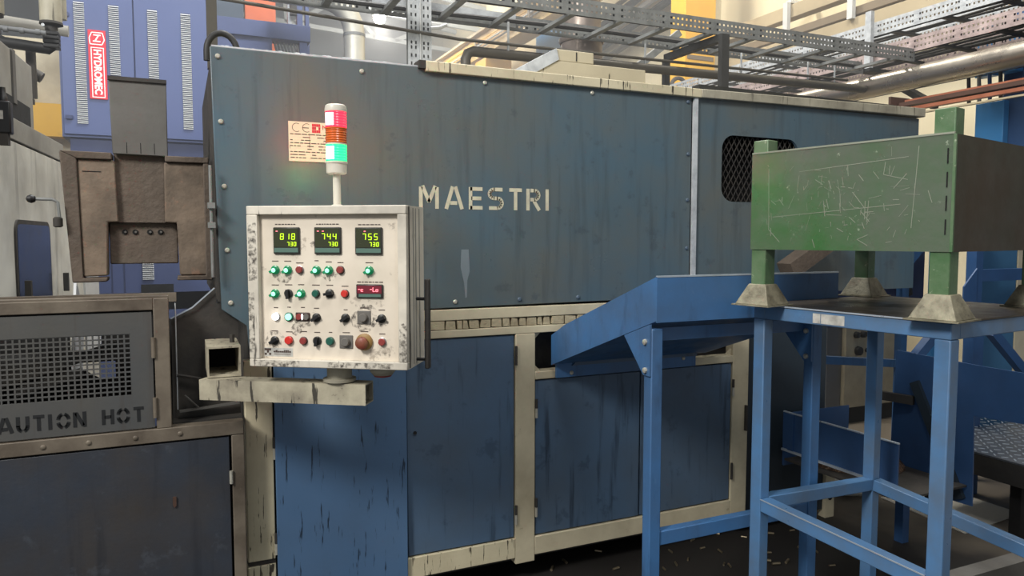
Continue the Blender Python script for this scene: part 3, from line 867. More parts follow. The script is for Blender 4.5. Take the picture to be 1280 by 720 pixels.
for x, z, r0, r1, a0, a1 in ((-0.199, 0.092, 0.019, 0.036, -40, 300), (0.127, 0.176, 0.030, 0.048, 0, 360), (0.003, 0.335, 0.017, 0.034, 190, 350), (-0.165, 0.325, 0.012, 0.034, 200, 340),
                             (0.19, 0.172, 0.018, 0.028, 200, 340), (-0.094, 0.172, 0.022, 0.036, 180, 360), (-0.12, 0.13, 0.002, 0.020, 0, 360), (0.205, 0.05, 0.0, 0.014, 0, 360), (-0.052, 0.425, 0.0, 0.012, 0, 360)):
    B.part('grime_smudge', ring(x, z, r0, r1, a0, a1), grime, **P)
for x0, x1, z0, z1 in ((-0.285, -0.262, 0.05, 0.26), (-0.27, -0.10, 0.002, 0.024), (0.0, 0.24, 0.004, 0.022), (0.258, 0.284, 0.03, 0.16), (-0.280, -0.250, 0.30, 0.50)):
    B.part('grime_smudge', MB().add([(x0, -0.0024, z0), (x1, -0.0024, z0), (x1, -0.0024, z1), (x0, -0.0024, z1)], [(0, 1, 2, 3)]), grime, **P)
# grip bar on the right side
gh = B.part('grip_handle', MB().box(0.318, 0.334, 0.095, 0.125, -0.010, 0.305), soot, bevel=0.004, label='dark flat grip bar on the side', **P)
for zz in (0.235, 0.022):
    B.part('handle_standoff', MB().tube([(0.285, 0.11, zz), (0.320, 0.11, zz)], 0.006, 8), black, parent=gh, **P)
B.part('underside_lamp', MB().lathe([(0.030, 0.0), (0.044, -0.004), (0.044, -0.018), (0.034, -0.030), (0.010, -0.036)], (0.172, 0.075, 0.0), 'z', 22), cream_dirty, **P)
B.part('lamp_lens', MB().lathe([(0.036, -0.026), (0.030, -0.036), (0.008, -0.041)], (0.172, 0.075, 0.0), 'z', 18), but_dark_red, **P)
B.part('swivel_coupling', MB().lathe([(0.044, 0.0), (0.044, -0.046), (0.058, -0.050), (0.058, -0.060)], (0.005, 0.095, 0.0), 'z', 24), cream_dirty, **P)
# beacon tower
tx, ty = -0.004, 0.120
st = B.part('beacon_pole', MB().lathe([(0.020, 0.557), (0.020, 0.563), (0.0135, 0.566), (0.0135, 0.676)], (tx, ty, 0), 'z', 16), beacon_grey, **P)
B.part('beacon_base', MB().lathe([(0.030, 0.672), (0.035, 0.676), (0.036, 0.708), (0.039, 0.710), (0.039, 0.716)], (tx, ty, 0), 'z', 22), beacon_grey, parent=st, **P)


def lens(z0, z1, m, name):
    pr = []
    n = 6
    for i in range(n):
        a, b_ = z0 + (z1 - z0) * i / n, z0 + (z1 - z0) * (i + 1) / n
        pr += [(0.0352, a), (0.0370, (a + b_) / 2)]
    pr.append((0.0352, z1))
    return B.part(name, MB().lathe(pr, (tx, ty, 0), 'z', 26), m, parent=st, **P)


lens(0.716, 0.774, lens_green, 'green_beacon')
B.part('beacon_ring', MB().lathe([(0.0375, 0.774), (0.0375, 0.779)], (tx, ty, 0), 'z', 22), beacon_grey, parent=st, **P)
lens(0.779, 0.829, lens_amber, 'amber_beacon')
B.part('beacon_ring', MB().lathe([(0.0375, 0.829), (0.0375, 0.833)], (tx, ty, 0), 'z', 22), lens_amber, parent=st, **P)
lens(0.833, 0.889, lens_red, 'red_beacon')
B.part('beacon_cap', MB().lathe([(0.038, 0.889), (0.039, 0.896), (0.036, 0.910), (0.030, 0.914)], (tx, ty, 0), 'z', 22), beacon_grey, parent=st, **P)
for z0, z1, m in ((0.722, 0.766, core_green), (0.840, 0.882, core_red)):
    B.part('lamp_core', MB().box(tx - 0.022, tx + 0.006, ty - 0.0385, ty - 0.034, z0, z1), m, parent=st, **P)

for zc, colr, en in ((0.745, (0.1, 1.0, 0.35), 0.8), (0.862, (1.0, 0.12, 0.16), 2.2)):
    pl_ = bpy.data.lights.new('beacon_light', 'POINT')
    pl_.energy = en
    pl_.color = colr
    pl_.shadow_soft_size = 0.012
    po = bpy.data.objects.new('beacon_light', pl_)
    COL.objects.link(po)
    po.parent = B.o
    po.location = (tx - 0.02, ty + 0.052, zc)

A = Thing('tube_bracket', 'scuffed cream square-tube arm carrying the control box', 'bracket', (0.4495, 2.5372, 1.066), R(-33))
A.part('swing_tube', MB().hollow((-0.512, 0.092, 0.037), (0.116, 0.092, 0.037), 0.080, 0.074, 0.005), arm_cream, local=True, smooth=False)
A.part('tube_plug', MB().box(-0.511, -0.50, 0.058, 0.126, 0.006, 0.068), arm_cream, local=True)
A.part('fixed_tube', MB().hollow((0.135, 2.86, 1.199), (0.135, 3.098, 1.199), 0.115, 0.112, 0.006), arm_cream, smooth=False, label='open-ended tube pointing forward')
A.part('tube_end_shadow', MB().box(0.085, 0.185, 3.06, 3.07, 1.150, 1.250), void)  # dark plate painting the shade inside the open tube
A.part('clamp_bolt', MB().tube([(0.170, 2.97, 1.255), (0.170, 2.97, 1.285)], 0.009, 8), soot)

# ================================================================== loading chute
C = Thing('loading_chute', 'blue sheet-metal feed chute sloping down into the furnace opening on square legs', 'chute', (2.03, 2.5, 0))
sl = lambda y: 1.341 - (y - 2.25) * 0.352
XL, XR, YL, YH = 1.598, 2.515, 2.245, 3.085
for x0, nm in ((XL, 'side_wall'), (XR - 0.006, 'side_wall')):
    C.part(nm, MB().prism([(YL, sl(YL)), (YL, 1.508), (2.95, 1.255), (YH, 1.19), (YH, sl(YH))], 'x', x0, x0 + 0.006), chute_blue)
C.part('floor_sheet', MB().prism([(YL, sl(YL)), (YL, sl(YL) + 0.006), (YH, sl(YH) + 0.006), (YH, sl(YH))], 'x', XL + 0.006, XR - 0.006), chute_blue)
C.part('front_apron', MB().box(XL, XR, YL - 0.006, YL, 1.338, 1.508), chute_blue)
C.part('apron_lip', MB().box(XL, XR, YL - 0.007, YL + 0.002, 1.506, 1.512), edge_bright)
C.part('lower_flange', MB().box(1.62, 2.44, 3.070, 3.085, 0.985, 1.055), chute_blue)
C.part('backing_sheet', MB().prism([(1.70, 1.04), (2.44, 1.04), (2.44, 1.19), (1.86, 1.19)], 'y', 3.060, 3.068), door_blue)
for bx_, bz_ in ((1.70, 1.005), (2.36, 1.03), (1.75, 1.10), (1.96, 1.13)):
    C.part('bolt', bolt_head((bx_, 3.060 if bz_ > 1.06 else 3.070, bz_), 0.010), bolt_mat)
for lx in (1.590, 2.400):
    C.part('leg', MB().box(lx, lx + 0.050, 2.256, 2.306, 0.0, 1.312), chute_blue, bevel=0.004)
    g = C.part('gusset', MB().prism([(2.258, 1.135), (2.300, 1.135), (2.432, 1.270), (2.258, 1.331)], 'x', lx - 0.008, lx - 0.0005), chute_blue)
    for by, bz in ((2.285, 1.262), (2.283, 1.155)):
        C.part('gusset_bolt', MB().lathe([(0.011, 0), (0.011, -0.008), (0.006, -0.010)], (lx - 0.008, by, bz), 'x', 8), bolt_mat, parent=g)
C.part('cross_rail', MB().box(1.640, 2.400, 2.262, 2.302, 0.475, 0.530), chute_blue, bevel=0.003)
C.part('back_flange', MB().box(1.642, 2.398, 2.300, 2.306, 1.26, 1.31), chute_blue)
C.part('leg', MB().box(1.640, 1.690, 2.62, 2.67, 0.0, 1.19), chute_blue) if False else None

# ================================================================== steel stand
T = Thing('steel_stand', 'tall blue welded stand with a dark sheet top holding the green bin', 'table', (2.090, 1.443, 0), R(7))
TW, TL = 0.775, 0.735
cz = {(0, 0): 0.600, (0, 1): 0.650, (1, 1): 0.600, (1, 0): 0.520}
for (i, j) in cz:
    x0, y0 = (0, TW - 0.05)[i], (0, TL - 0.05)[j]
    T.part('leg', MB().box(x0, x0 + 0.05, y0, y0 + 0.05, 0.0, 1.345), steel_blue, local=True, bevel=0.004)
for a, b in (((0, 0), (0, 1)), ((0, 1), (1, 1)), ((1, 1), (1, 0)), ((1, 0), (0, 0))):
    pa = Vector((0.025 + a[0] * (TW - 0.05), 0.025 + a[1] * (TL - 0.05), 0))
    pb = Vector((0.025 + b[0] * (TW - 0.05), 0.025 + b[1] * (TL - 0.05), 0))
    d = (pb - pa).normalized() * 0.0255
    if (a, b) != ((1, 0), (0, 0)):
        T.part('lower_rail', MB().bar(pa + d + Vector((0, 0, cz[a] - 0.025)), pb - d + Vector((0, 0, cz[b] - 0.025)), 0.05, 0.05), steel_blue, local=True, bevel=0.003)
    T.part('top_rail', MB().bar(pa - d + Vector((0, 0, 1.3705)), pb - d * 0.96 + Vector((0, 0, 1.3705)), 0.05, 0.05), steel_blue, local=True, bevel=0.003)
T.part('rail_highlight', MB().bar((-0.0005, 0.05, 0.600 + 0.0015), (-0.0005, TL - 0.05, 0.650 - 0.002), 0.003, 0.004), edge_bright, local=True, label='highlight painted along the rail edge')  # pale strip paints the specular highlight along the rail
T.part('top_sheet', MB().box(-0.003, TW + 0.003, -0.003, TL + 0.003, 1.396, 1.4015), top_sheet, local=True)
T.part('sheet_edge', MB().box(-0.0045, -0.003, 0.0, TL, 1.396, 1.4012), edge_bright, local=True)
for y0, y1 in ((0.445, 0.475), (0.352, 0.442)):
    T.part('paper_label', MB().box(-0.0012, 0.0002, y0, y1, 1.352, 1.386), label_white, local=True)

# ================================================================== green bin
G = Thing('stacking_bin', 'battered green steel stacking bin on flared feet standing on the stand', 'bin', (2.086, 1.452, 1.4015), R(12.5))
BW, BL = 0.80, 0.69
zb, zt = 0.208, 0.556
G.part('side_panel', MB().box(-0.004, 0.0, 0.0, BL, zb, zt), green_bin, local=True, label='scratched green side panel')
G.part('side_panel', MB().box(BW, BW + 0.004, 0.0, BL, zb, zt), bin_rust, local=True)
G.part('end_panel', MB().box(0.0, BW, -0.004, 0.0, zb, zt), bin_rust, local=True, label='brown rusty end panel')
G.part('end_panel', MB().box(0.0, BW, BL, BL + 0.004, zb, zt), bin_worn, local=True)
G.part('base_sheet', MB().box(0.0, BW, 0.0, BL, zb, zb + 0.006), bin_rust, local=True)
G.part('rolled_edge', MB().box(-0.006, 0.003, 0.0, BL, zt, zt + 0.006), scratch, local=True)
G.part('corner_seam', MB().box(-0.006, 0.002, -0.006, 0.002, zb, zt), post_green, local=True)
for zz in (0.26, 0.33, 0.40, 0.47):
    G.part('weld_slot', MB().box(-0.0062, -0.0055, 0.014, 0.018, zz, zz + 0.045), void, local=True)
for i, j in ((0, 0), (1, 0), (0, 1), (1, 1)):
    x0, y0 = (0.0, BW - 0.062)[i], (0.0, BL - 0.062)[j]
    G.part('corner_post', MB().box(x0 + 0.001, x0 + 0.061, y0 + 0.001, y0 + 0.061, 0.07, 0.635 if j == 0 else 0.605), post_green, local=True, bevel=0.003)
    G.part('flared_foot', MB().frustum((x0 + 0.031, y0 + 0.031), 0.070, 0.070, 0.005, 0.036, 0.036, 0.080), foot_metal, local=True, bevel=0.003)
    G.part('foot_flange', MB().box(x0 - 0.048, x0 + 0.110, y0 - 0.048, y0 + 0.110, 0.0005, 0.005), foot_metal, local=True)
sc = MB()
for k2 in range(130):
    y = random.gauss(0.34, 0.18)
    z = random.gauss(0.37, 0.065)
    if not (0.05 < y < 0.66 and zb + 0.02 < z < zt - 0.03):
        continue
    l = random.choice((0.004, 0.007, 0.012, 0.022)) * random.uniform(.6, 1.4)
    a = random.choice((0, 0, 90, 80, 40, 120)) + random.uniform(-14, 14)
    w = random.uniform(0.0003, 0.0010)
    u, v = math.cos(R(a)) * l, math.sin(R(a)) * l
    n1, n2 = -math.sin(R(a)) * w, math.cos(R(a)) * w
    sc.prism([(y - u + n1, z - v + n2), (y - u - n1, z - v - n2), (y + u - n1, z + v - n2), (y + u + n1, z + v + n2)], 'x', -0.0046, -0.0038)
for a, b in (((0.13, 0.50), (0.50, 0.48)), ((0.10, 0.53), (0.115, 0.28)), ((0.15, 0.355), (0.60, 0.325)), ((0.20, 0.49), (0.205, 0.45)), ((0.205, 0.45), (0.13, 0.43)),
             ((0.305, 0.40), (0.262, 0.345)), ((0.262, 0.345), (0.262, 0.31)), ((0.25, 0.37), (0.255, 0.30)), ((0.27, 0.30), (0.262, 0.28)), ((0.25, 0.26), (0.285, 0.245)),
             ((0.285, 0.245), (0.25, 0.225)), ((0.62, 0.50), (0.615, 0.28)), ((0.615, 0.28), (0.57, 0.235))):
    d = (Vector((0, b[0] - a[0], b[1] - a[1])))
    n = Vector((0, -d.z, d.y)).normalized() * 0.0009
    sc.prism([(a[0] + n.y, a[1] + n.z), (a[0] - n.y, a[1] - n.z), (b[0] - n.y, b[1] - n.z), (b[0] + n.y, b[1] + n.z)], 'x', -0.0046, -0.0038)
G.part('scratch_marks', sc, scratch, local=True, kind='stuff', smooth=False)

# ================================================================== guard enclosure at the left
U = Thing('guard_enclosure', 'grimy brown steel guard with a mesh door stencilled CAUTION HOT over a dark blue door', 'guard', (-0.5, 3.0, 0))
YG = 3.0
GX0 = -1.30
U.part('frame_post', MB().box(-0.098, -0.046, YG - 0.004, YG + 0.05, 0.942, 1.430), guard_steel, bevel=0.003)
U.part('frame_post', MB().box(0.160, 0.206, YG - 0.004, YG + 0.05, 0.02, 0.890), guard_steel, bevel=0.003)
U.part('top_rail', MB().box(GX0, -0.098, YG - 0.004, YG + 0.05, 1.386, 1.430), guard_steel, bevel=0.003)
U.part('middle_rail', MB().box(GX0, 0.206, YG - 0.006, YG + 0.05, 0.890, 0.942), guard_steel, bevel=0.003)
U.part('top_sheet', MB().box(GX0, -0.046, YG + 0.0, YG + 0.06, 1.430, 1.437), guard_steel)
U.part('back_rail', MB().box(GX0, -0.020, YG + 0.20, YG + 0.24, 1.400, 1.434), guard_steel)
mx0, mx1, mz0, mz1 = -1.10, -0.176, 1.074, 1.302
d = U.part('mesh_door', MB().box(GX0, -0.104, YG + 0.002, YG + 0.012, mz1, 1.380).box(GX0, -0.104, YG + 0.002, YG + 0.012, 0.948, mz0)
           .box(mx1, -0.104, YG + 0.002, YG + 0.012, mz0, mz1).box(GX0, mx0, YG + 0.002, YG + 0.012, mz0, mz1), guard_grey, smooth=False)
gm = MB()
nx, nz = 46, 13
for i in range(nx + 1):
    x = mx0 + (mx1 - mx0) * i / nx
    gm.box(x - 0.0028, x + 0.0028, YG + 0.004, YG + 0.007, mz0, mz1)
for i in range(nz + 1):
    z = mz0 + (mz1 - mz0) * i / nz
    gm.box(mx0, mx1, YG + 0.0038, YG + 0.0072, z - 0.0026, z + 0.0026)
U.part('square_mesh', gm, guard_grey, parent=d, kind='stuff', smooth=False)
xs = {'C': 0.72, 'A': 0.82, 'U': 0.6, 'T': 0.66, 'I': 0.12, 'O': 0.72, 'N': 0.64, 'H': 0.6, ' ': 0.5}
x = -0.645
for ch in 'CAUTION HOT':
    w = 0.0465
    if ch != ' ':
        U.part('stencil_letter', strokes(MB(), ch, x + 0.004, 0.976, 0.052, w, YG + 0.0008, YG + 0.003, 0.0115), stencil_black, parent=d, smooth=False)
    x += xs[ch] * w + 0.0185
for z0 in (1.21, 0.985):
    U.part('hinge', MB().lathe([(0.008, 0), (0.008, 0.075)], (-0.101, YG - 0.006, z0), 'z', 10), guard_steel, parent=d)
U.part('door_gap', MB().box(GX0, -0.098, YG + 0.014, YG + 0.02, 1.378, 1.388), void)
d = U.part('lower_door', MB().box(GX0, 0.152, YG, YG + 0.015, 0.10, 0.884), guard_low, bevel=0.003, label='dark blue stained lower door')
for z0 in (0.70, 0.20):
    U.part('hinge', MB().lathe([(0.007, 0), (0.007, 0.05)], (0.156, YG - 0.008, z0), 'z', 10), bolt_mat, parent=d)
U.part('lock_tongue', MB().prism([(-0.052, 0.675), (-0.040, 0.675), (-0.040, 0.642), (-0.046, 0.634), (-0.052, 0.642)], 'y', YG - 0.006, YG), copper_dark, parent=d)
for bx_ in (-0.46, -0.32, -0.17, -0.02):
    U.part('rail_bolt', bolt_head((bx_, YG - 0.006, 0.916), 0.009, h=0.005), guard_steel)
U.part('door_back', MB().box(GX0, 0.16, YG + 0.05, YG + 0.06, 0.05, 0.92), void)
# dark slide sheet and fittings between guard and furnace
U.part('slide_sheet', MB().prism([(-0.044, 0.945), (0.205, 0.945), (0.205, 1.36), (0.124, 1.395), (0.124, 1.46), (0.035, 1.378), (-0.040, 1.338)], 'y', YG + 0.128, YG + 0.131), soot)
U.part('sheet_edge', MB().bar((-0.042, YG + 0.113, 1.340), (0.035, YG + 0.113, 1.380), 0.004, 0.005), edge_bright)
U.part('sheet_edge', MB().bar((0.035, YG + 0.113, 1.380), (0.118, YG + 0.113, 1.455), 0.004, 0.005), edge_bright)
U.part('bright_rod', MB().tube([(-0.026, YG + 0.105, 0.985), (-0.024, YG + 0.105, 1.40)], 0.0022, 6), galv_light)
U.part('sill_strip', MB().bar((-0.02, YG + 0.10, 0.978), (0.20, YG + 0.10, 0.994), 0.02, 0.008), plate_grey)
U.part('scrap_rod', MB().tube([(0.00, YG + 0.10, 1.04), (0.05, YG + 0.10, 0.985)], 0.004, 6), plate_grey)
U.part('scrap_rod', MB().tube([(-0.025, YG + 0.105, 1.12), (0.06, YG + 0.10, 1.10)], 0.007, 6), soot)
U.part('inner_link', MB().bar((-0.62, 3.10, 1.13), (-0.22, 3.10, 1.25), 0.03, 0.035), soot)
U.part('inner_link', MB().bar((-0.55, 3.09, 1.10), (-0.34, 3.09, 1.16), 0.02, 0.03), soot)
U.part('inner_cylinder', MB().tube([(-0.75, 3.14, 1.18), (-0.45, 3.14, 1.18)], 0.05, 14), soot)
U.part('pale_liner', MB().bar((-0.40, 3.33, 0.90), (-0.40, 3.62, 1.40), 0.28, 0.01, (1, 0, 0)), louvre_light, label='pale sheet seen through the mesh')
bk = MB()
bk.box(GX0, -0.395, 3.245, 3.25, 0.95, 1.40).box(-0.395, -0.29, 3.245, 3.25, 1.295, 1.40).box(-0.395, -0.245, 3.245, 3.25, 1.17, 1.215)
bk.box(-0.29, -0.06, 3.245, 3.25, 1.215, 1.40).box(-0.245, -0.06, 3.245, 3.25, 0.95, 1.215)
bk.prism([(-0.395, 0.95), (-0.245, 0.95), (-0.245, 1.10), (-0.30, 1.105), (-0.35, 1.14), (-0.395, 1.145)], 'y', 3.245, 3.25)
U.part('added_dark_sheet', bk, void, smooth=False)  # added dark sheet with gaps, painting the darkness behind the mesh
U.part('added_dark_backing', MB().box(-0.06, 0.11, YG + 0.22, YG + 0.23, 0.90, 1.33), void)  # added dark plate, stands in for the dark void behind the slide
U.part('sill_plate', MB().box(-0.044, 0.205, YG + 0.06, YG + 0.16, 0.90, 0.945), soot)

# ================================================================== charging bucket (tilted loader)
S = Thing('loading_bucket', 'brown baked loader plate with two prongs and a notch hanging above the guard', 'bucket', (-0.14, 3.38, 1.47))
YS = 3.36
S.part('left_prong', MB().prism([(-0.362, 1.962), (-0.232, 1.962), (-0.222, 1.715), (-0.262, 1.715), (-0.268, 1.50), (-0.355, 1.497)], 'y', YS, YS + 0.07), refractory, bevel=0.006)
S.part('right_prong', MB().prism([(-0.052, 1.962), (0.112, 1.962), (0.112, 1.495), (-0.004, 1.497), (-0.010, 1.715), (-0.055, 1.715)], 'y', YS + 0.004, YS + 0.07), refractory, bevel=0.006)
S.part('center_channel', MB().prism([(-0.235, 1.990), (-0.048, 1.990), (-0.054, 1.715), (-0.224, 1.715)], 'y', YS + 0.022, YS + 0.07), refractory_dark)
S.part('left_flange', MB().prism([(-0.420, 1.992), (-0.362, 1.968), (-0.355, 1.492), (-0.268, 1.494), (-0.272, 1.476), (-0.392, 1.474)], 'y', YS - 0.01, YS + 0.09), refractory_dark, bevel=0.005)
S.part('top_flange', MB().prism([(-0.420, 1.993), (-0.240, 1.991), (-0.240, 1.963), (-0.362, 1.963)], 'y', YS - 0.012, YS + 0.09), refractory_dark, bevel=0.004)
S.part('top_flange', MB().box(-0.048, 0.118, YS - 0.010, YS + 0.09, 1.963, 1.988), refractory_dark, bevel=0.004)
S.part('right_flange', MB().prism([(0.096, 1.963), (0.118, 1.963), (0.122, 1.474), (-0.016, 1.476), (-0.012, 1.494), (0.096, 1.494)], 'y', YS - 0.008, YS + 0.09), refractory_dark, bevel=0.004)
b = S.part('notch_plate', MB().box(-0.262, -0.008, YS + 0.045, YS + 0.085, 1.545, 1.716), refractory_dark, bevel=0.005)
for xx in (-0.205, -0.167, -0.113, -0.073):
    S.part('bolt_hole', MB().lathe([(0.011, 0), (0.011, -0.004)], (xx, YS + 0.0455, 1.676), 'y', 12), void, parent=b)
    S.part('hole_bolt', MB().lathe([(0.006, 0), (0.004, -0.008)], (xx + 0.002, YS + 0.044, 1.676), 'y', 8), plate_grey, parent=b)
bp = S.part('upper_plate', MB().prism([(-0.243, 2.292), (-0.034, 2.288), (-0.036, 1.985), (-0.236, 1.988)], 'y', YS - 0.006, YS + 0.012), plate_grey, bevel=0.003, label='bare grey upright plate')
for xx in (-0.185, -0.135, -0.085):
    S.part('plate_slit', MB().box(xx - 0.0012, xx + 0.0012, YS - 0.0066, YS - 0.004, 1.992, 2.035), void, parent=bp)
S.part('plate_lip', MB().box(-0.244, -0.033, YS - 0.014, YS + 0.0, 2.278, 2.293), soot)
S.part('crack', MB().bar((-0.345, YS - 0.0005, 1.945 - 0.03), (-0.28, YS - 0.0005, 1.915), 0.002, 0.003), void)
S.part('hanger', MB().box(-0.20, -0.08, YS + 0.09, YS + 0.13, 1.60, 2.25), soot)
lv = S.part('locking_lever', MB().tube([(-0.505, 3.33, 1.801), (-0.445, 3.33, 1.800), (-0.428, 3.33, 1.79), (-0.423, 3.33, 1.72)], 0.006, 8), galv)
S.part('lever_ball', MB().lathe([(0.003, -0.017), (0.012, -0.012), (0.017, 0), (0.012, 0.012), (0.003, 0.017)], (-0.515, 3.33, 1.801), 'x', 14), black, parent=lv)
S.part('lever_boss', MB().lathe([(0.010, -0.022), (0.017, -0.018), (0.017, 0.012), (0.010, 0.018)], (-0.430, 3.33, 1.715), 'z', 12), soot, parent=lv)

# ================================================================== pale machine at far left
K = Thing('pale_machine', 'stained off-white machine housing with a round-cornered dark window behind the guard', 'machine', (-0.70, 4.6, 0), math.atan(-0.061))
fx = lambda y: -0.91 + 0.061 * y
lx = lambda x, y: tuple(K.Mi @ Vector((x, y, 0)))[:2]


def kpart(name, y0, y1, z0, z1, off0, off1, m, **kw):
    (a0, b0), (a1, b1) = lx(fx(y0), y0), lx(fx(y1), y1)
    xm = (a0 + a1) / 2
    return K.part(name, MB().box(xm + off0, xm + off1, b0, b1, z0, z1), m, local=True, **kw)


kpart('housing', 3.42, 5.96, 0.0, 2.085, -0.9, 0.0, machine_white, bevel=0.006)
kpart('top_cover', 3.42, 4.98, 2.09, 2.19, -0.9, 0.004, machine_grey, bevel=0.004)
kpart('head_block', 3.42, 4.36, 2.19, 2.50, -0.9, -0.004, machine_grey, bevel=0.006)
kpart('head_rib', 3.98, 4.03, 2.26, 2.50, -0.01, 0.004, plate_grey)
kpart('dark_slot', 3.42, 4.28, 2.192, 2.285, -0.02, 0.0, void)
kpart('head_bolt', 4.36, 4.40, 2.32, 2.345, -0.03, -0.004, soot)
(a0, b0), (a1, b1) = lx(fx(3.89), 3.89), lx(fx(4.55), 4.55)


def rounded(y0, y1, z0, z1, r):
    pts = []
    for cy, cz_, st in ((y1 - r, z1 - r, 0), (y0 + r, z1 - r, 90), (y0 + r, z0 + r, 180), (y1 - r, z0 + r, 270)):
        pts += arc(cy, cz_, r, r, st, st + 90, 5)
    return pts


w = K.part('inspection_window', MB().prism(rounded(b0, b1, 1.30, 1.735, 0.06), 'x', a0 - 0.002, a0 + 0.008), soot, local=True)
K.part('window_glass', MB().prism(rounded(b0 + 0.02, b1 - 0.02, 1.32, 1.715, 0.045), 'x', a0 + 0.008, a0 + 0.010), window_blue, parent=w, local=True)
kpart('corner_plate', 5.45, 5.96, 0.9, 1.47, 0.0, 0.012, louvre_light)
for yy in (3.9, 4.7):
    kpart('spring_bolt', yy, yy + 0.025, 1.36, 1.46, 0.03, 0.055, soot)
SB = Thing('limit_switch', 'black limit switch with a cable gland on the pale machine', 'switch', (-0.66, 3.60, 2.06))
SB.part('body', MB().box(-0.668, -0.612, 3.58, 3.64, 2.075, 2.205), black, bevel=0.006)
SB.part('cable_gland', MB().lathe([(0.016, 2.205), (0.016, 2.225), (0.012, 2.23), (0.010, 2.262)], (-0.640, 3.61, 0), 'z', 12), black)
SB.part('lower_clip', MB().box(-0.66, -0.625, 3.585, 3.635, 2.03, 2.075), soot)
SB.part('switch_label', MB().box(-0.655, -0.637, 3.578, 3.58, 2.13, 2.165), label_white)
single('yellow_machine_guard', MB().box(-2.2, -0.95, 9.6, 9.8, 2.78, 3.14), yellow, 'yellow panel of a far machine seen in the narrow gap beside the blue press', 'panel', (-1.5, 9.7, 2.75))
single('pale_partition', MB().box(-2.6, -0.7, 9.9, 10.0, 0.0, 3.9), cream_clean, 'pale partition behind the yellow panel', 'partition', (-1.6, 9.95, 0))
# accumulators and pipework above it
V = Thing('valve_manifold', 'black valve pipework with cream cylinders above the pale machine', 'pipework', (-0.62, 4.7, 2.6))
V.part('cylinder', MB().lathe([(0.052, 2.790), (0.052, 3.6)], (-0.590, 4.62, 0), 'z', 18), cream_dirty)
V.part('cylinder', MB().lathe([(0.026, 2.850), (0.026, 3.6)], (-0.560, 4.78, 0), 'z', 18), cream_dirty)
V.part('cylinder', MB().lathe([(0.060, 2.805), (0.060, 3.6)], (-0.855, 4.62, 0), 'z', 18), cream_dirty)
for cx, cy, zt_ in ((-0.590, 4.62, 2.790), (-0.855, 4.62, 2.805)):
    V.part('cylinder_base', MB().lathe([(0.054, zt_), (0.056, zt_ - 0.012), (0.030, zt_ - 0.022), (0.030, zt_ - 0.05)], (cx, cy, 0), 'z', 18), soot)
    for k2 in range(4):
        V.part('valve_body', MB().box(cx - 0.036, cx + 0.036, cy - 0.04, cy + 0.04, zt_ - 0.07 - k2 * 0.022, zt_ - 0.052 - k2 * 0.022), black, bevel=0.003)
    V.part('pilot_knob', MB().lathe([(0.008, 0), (0.008, -0.02)], (cx - 0.03, cy - 0.04, zt_ - 0.03), 'y', 10), galv_light)
V.part('elbow_pipe', MB().tube([(-0.590, 4.62, 2.70), (-0.590, 4.62, 2.665), (-0.605, 4.62, 2.65), (-0.72, 4.60, 2.655), (-0.80, 4.60, 2.66), (-0.84, 4.60, 2.68)], 0.028, 12), black)
V.part('grey_pipe', MB().tube([(-0.605, 4.54, 2.712), (-0.86, 4.54, 2.722)], 0.012, 10), pipe_grey)
for xx in (-0.63, -0.70, -0.77):
    V.part('pipe_union', MB().tube([(xx, 4.54, 2.7135), (xx - 0.02, 4.54, 2.7142)], 0.016, 10), pipe_grey)
V.part('slanted_pipe', MB().tube([(-0.80, 4.75, 2.60), (-0.66, 4.75, 2.52)], 0.030, 12), plate_grey)
V.part('cross_duct', MB().tube([(-1.10, 5.6, 3.02), (-0.62, 5.6, 2.985)], 0.035, 12), machine_grey)
V.part('support_pipe', MB().tube([(-0.70, 4.70, 2.66), (-0.70, 4.70, 2.40)], 0.024, 12), soot)

# ================================================================== blue forging press behind
Q = Thing('forging_press', 'tall blue press cabinet with louvred doors and a red lettered sign', 'press', (-0.25, 8.0, 0))
YP = 7.0
Q.part('cabinet', MB().box(-0.850, 0.330, YP + 0.02, 9.0, 2.48, 4.6), press_blue)
Q.part('plinth_band', MB().box(-0.800, 0.330, YP + 0.05, 9.0, 2.30, 2.48), press_dark)
Q.part('lower_cabinet', MB().box(-0.80, 0.33, YP + 0.25, 9.0, 0.0, 2.30), press_blue)
Q.part('base_step', MB().box(-0.80, 0.56, YP - 0.2, YP + 0.25, 0.0, 1.20), press_blue)
for x0, x1 in ((-0.835, -0.310), (-0.302, 0.300)):
    dd = Q.part('louvred_door', MB().box(x0, x1, YP, YP + 0.02, 2.50, 4.5), press_blue, bevel=0.004)
    for xc in ((-0.698, -0.449) if x0 < -0.5 else (-0.162, 0.094)):
        lm = MB()
        for k2 in range(62):
            z = 2.590 + k2 * 0.0158
            lm.add([(xc - 0.038, YP - 0.001, z + 0.009), (xc + 0.038, YP - 0.001, z + 0.009), (xc + 0.038, YP - 0.012, z), (xc - 0.038, YP - 0.012, z),
                    (xc - 0.038, YP - 0.001, z), (xc + 0.038, YP - 0.001, z)], [(0, 1, 2, 3), (3, 2, 5, 4), (0, 3, 4), (1, 5, 2)])
        Q.part('louvre_column', lm, louvre_light, parent=dd, kind='stuff', smooth=False)
        Q.part('louvre_slots', MB().box(xc - 0.037, xc + 0.037, YP - 0.0008, YP, 2.588, 3.572), press_dark, parent=dd)
for xx, zz in ((-0.80, 2.62), (0.290, 2.56), (0.290, 3.42), (-0.80, 3.44)):
    Q.part('door_latch', MB().box(xx - 0.02, xx + 0.03, YP - 0.02, YP, zz, zz + 0.03), press_dark)
sg = Q.part('sign_panel', MB().box(-0.640, -0.512, YP - 0.012, YP, 2.795, 3.350), sign_red, label='red sign lettered HYDROMEC from top to bottom')
sb = MB()
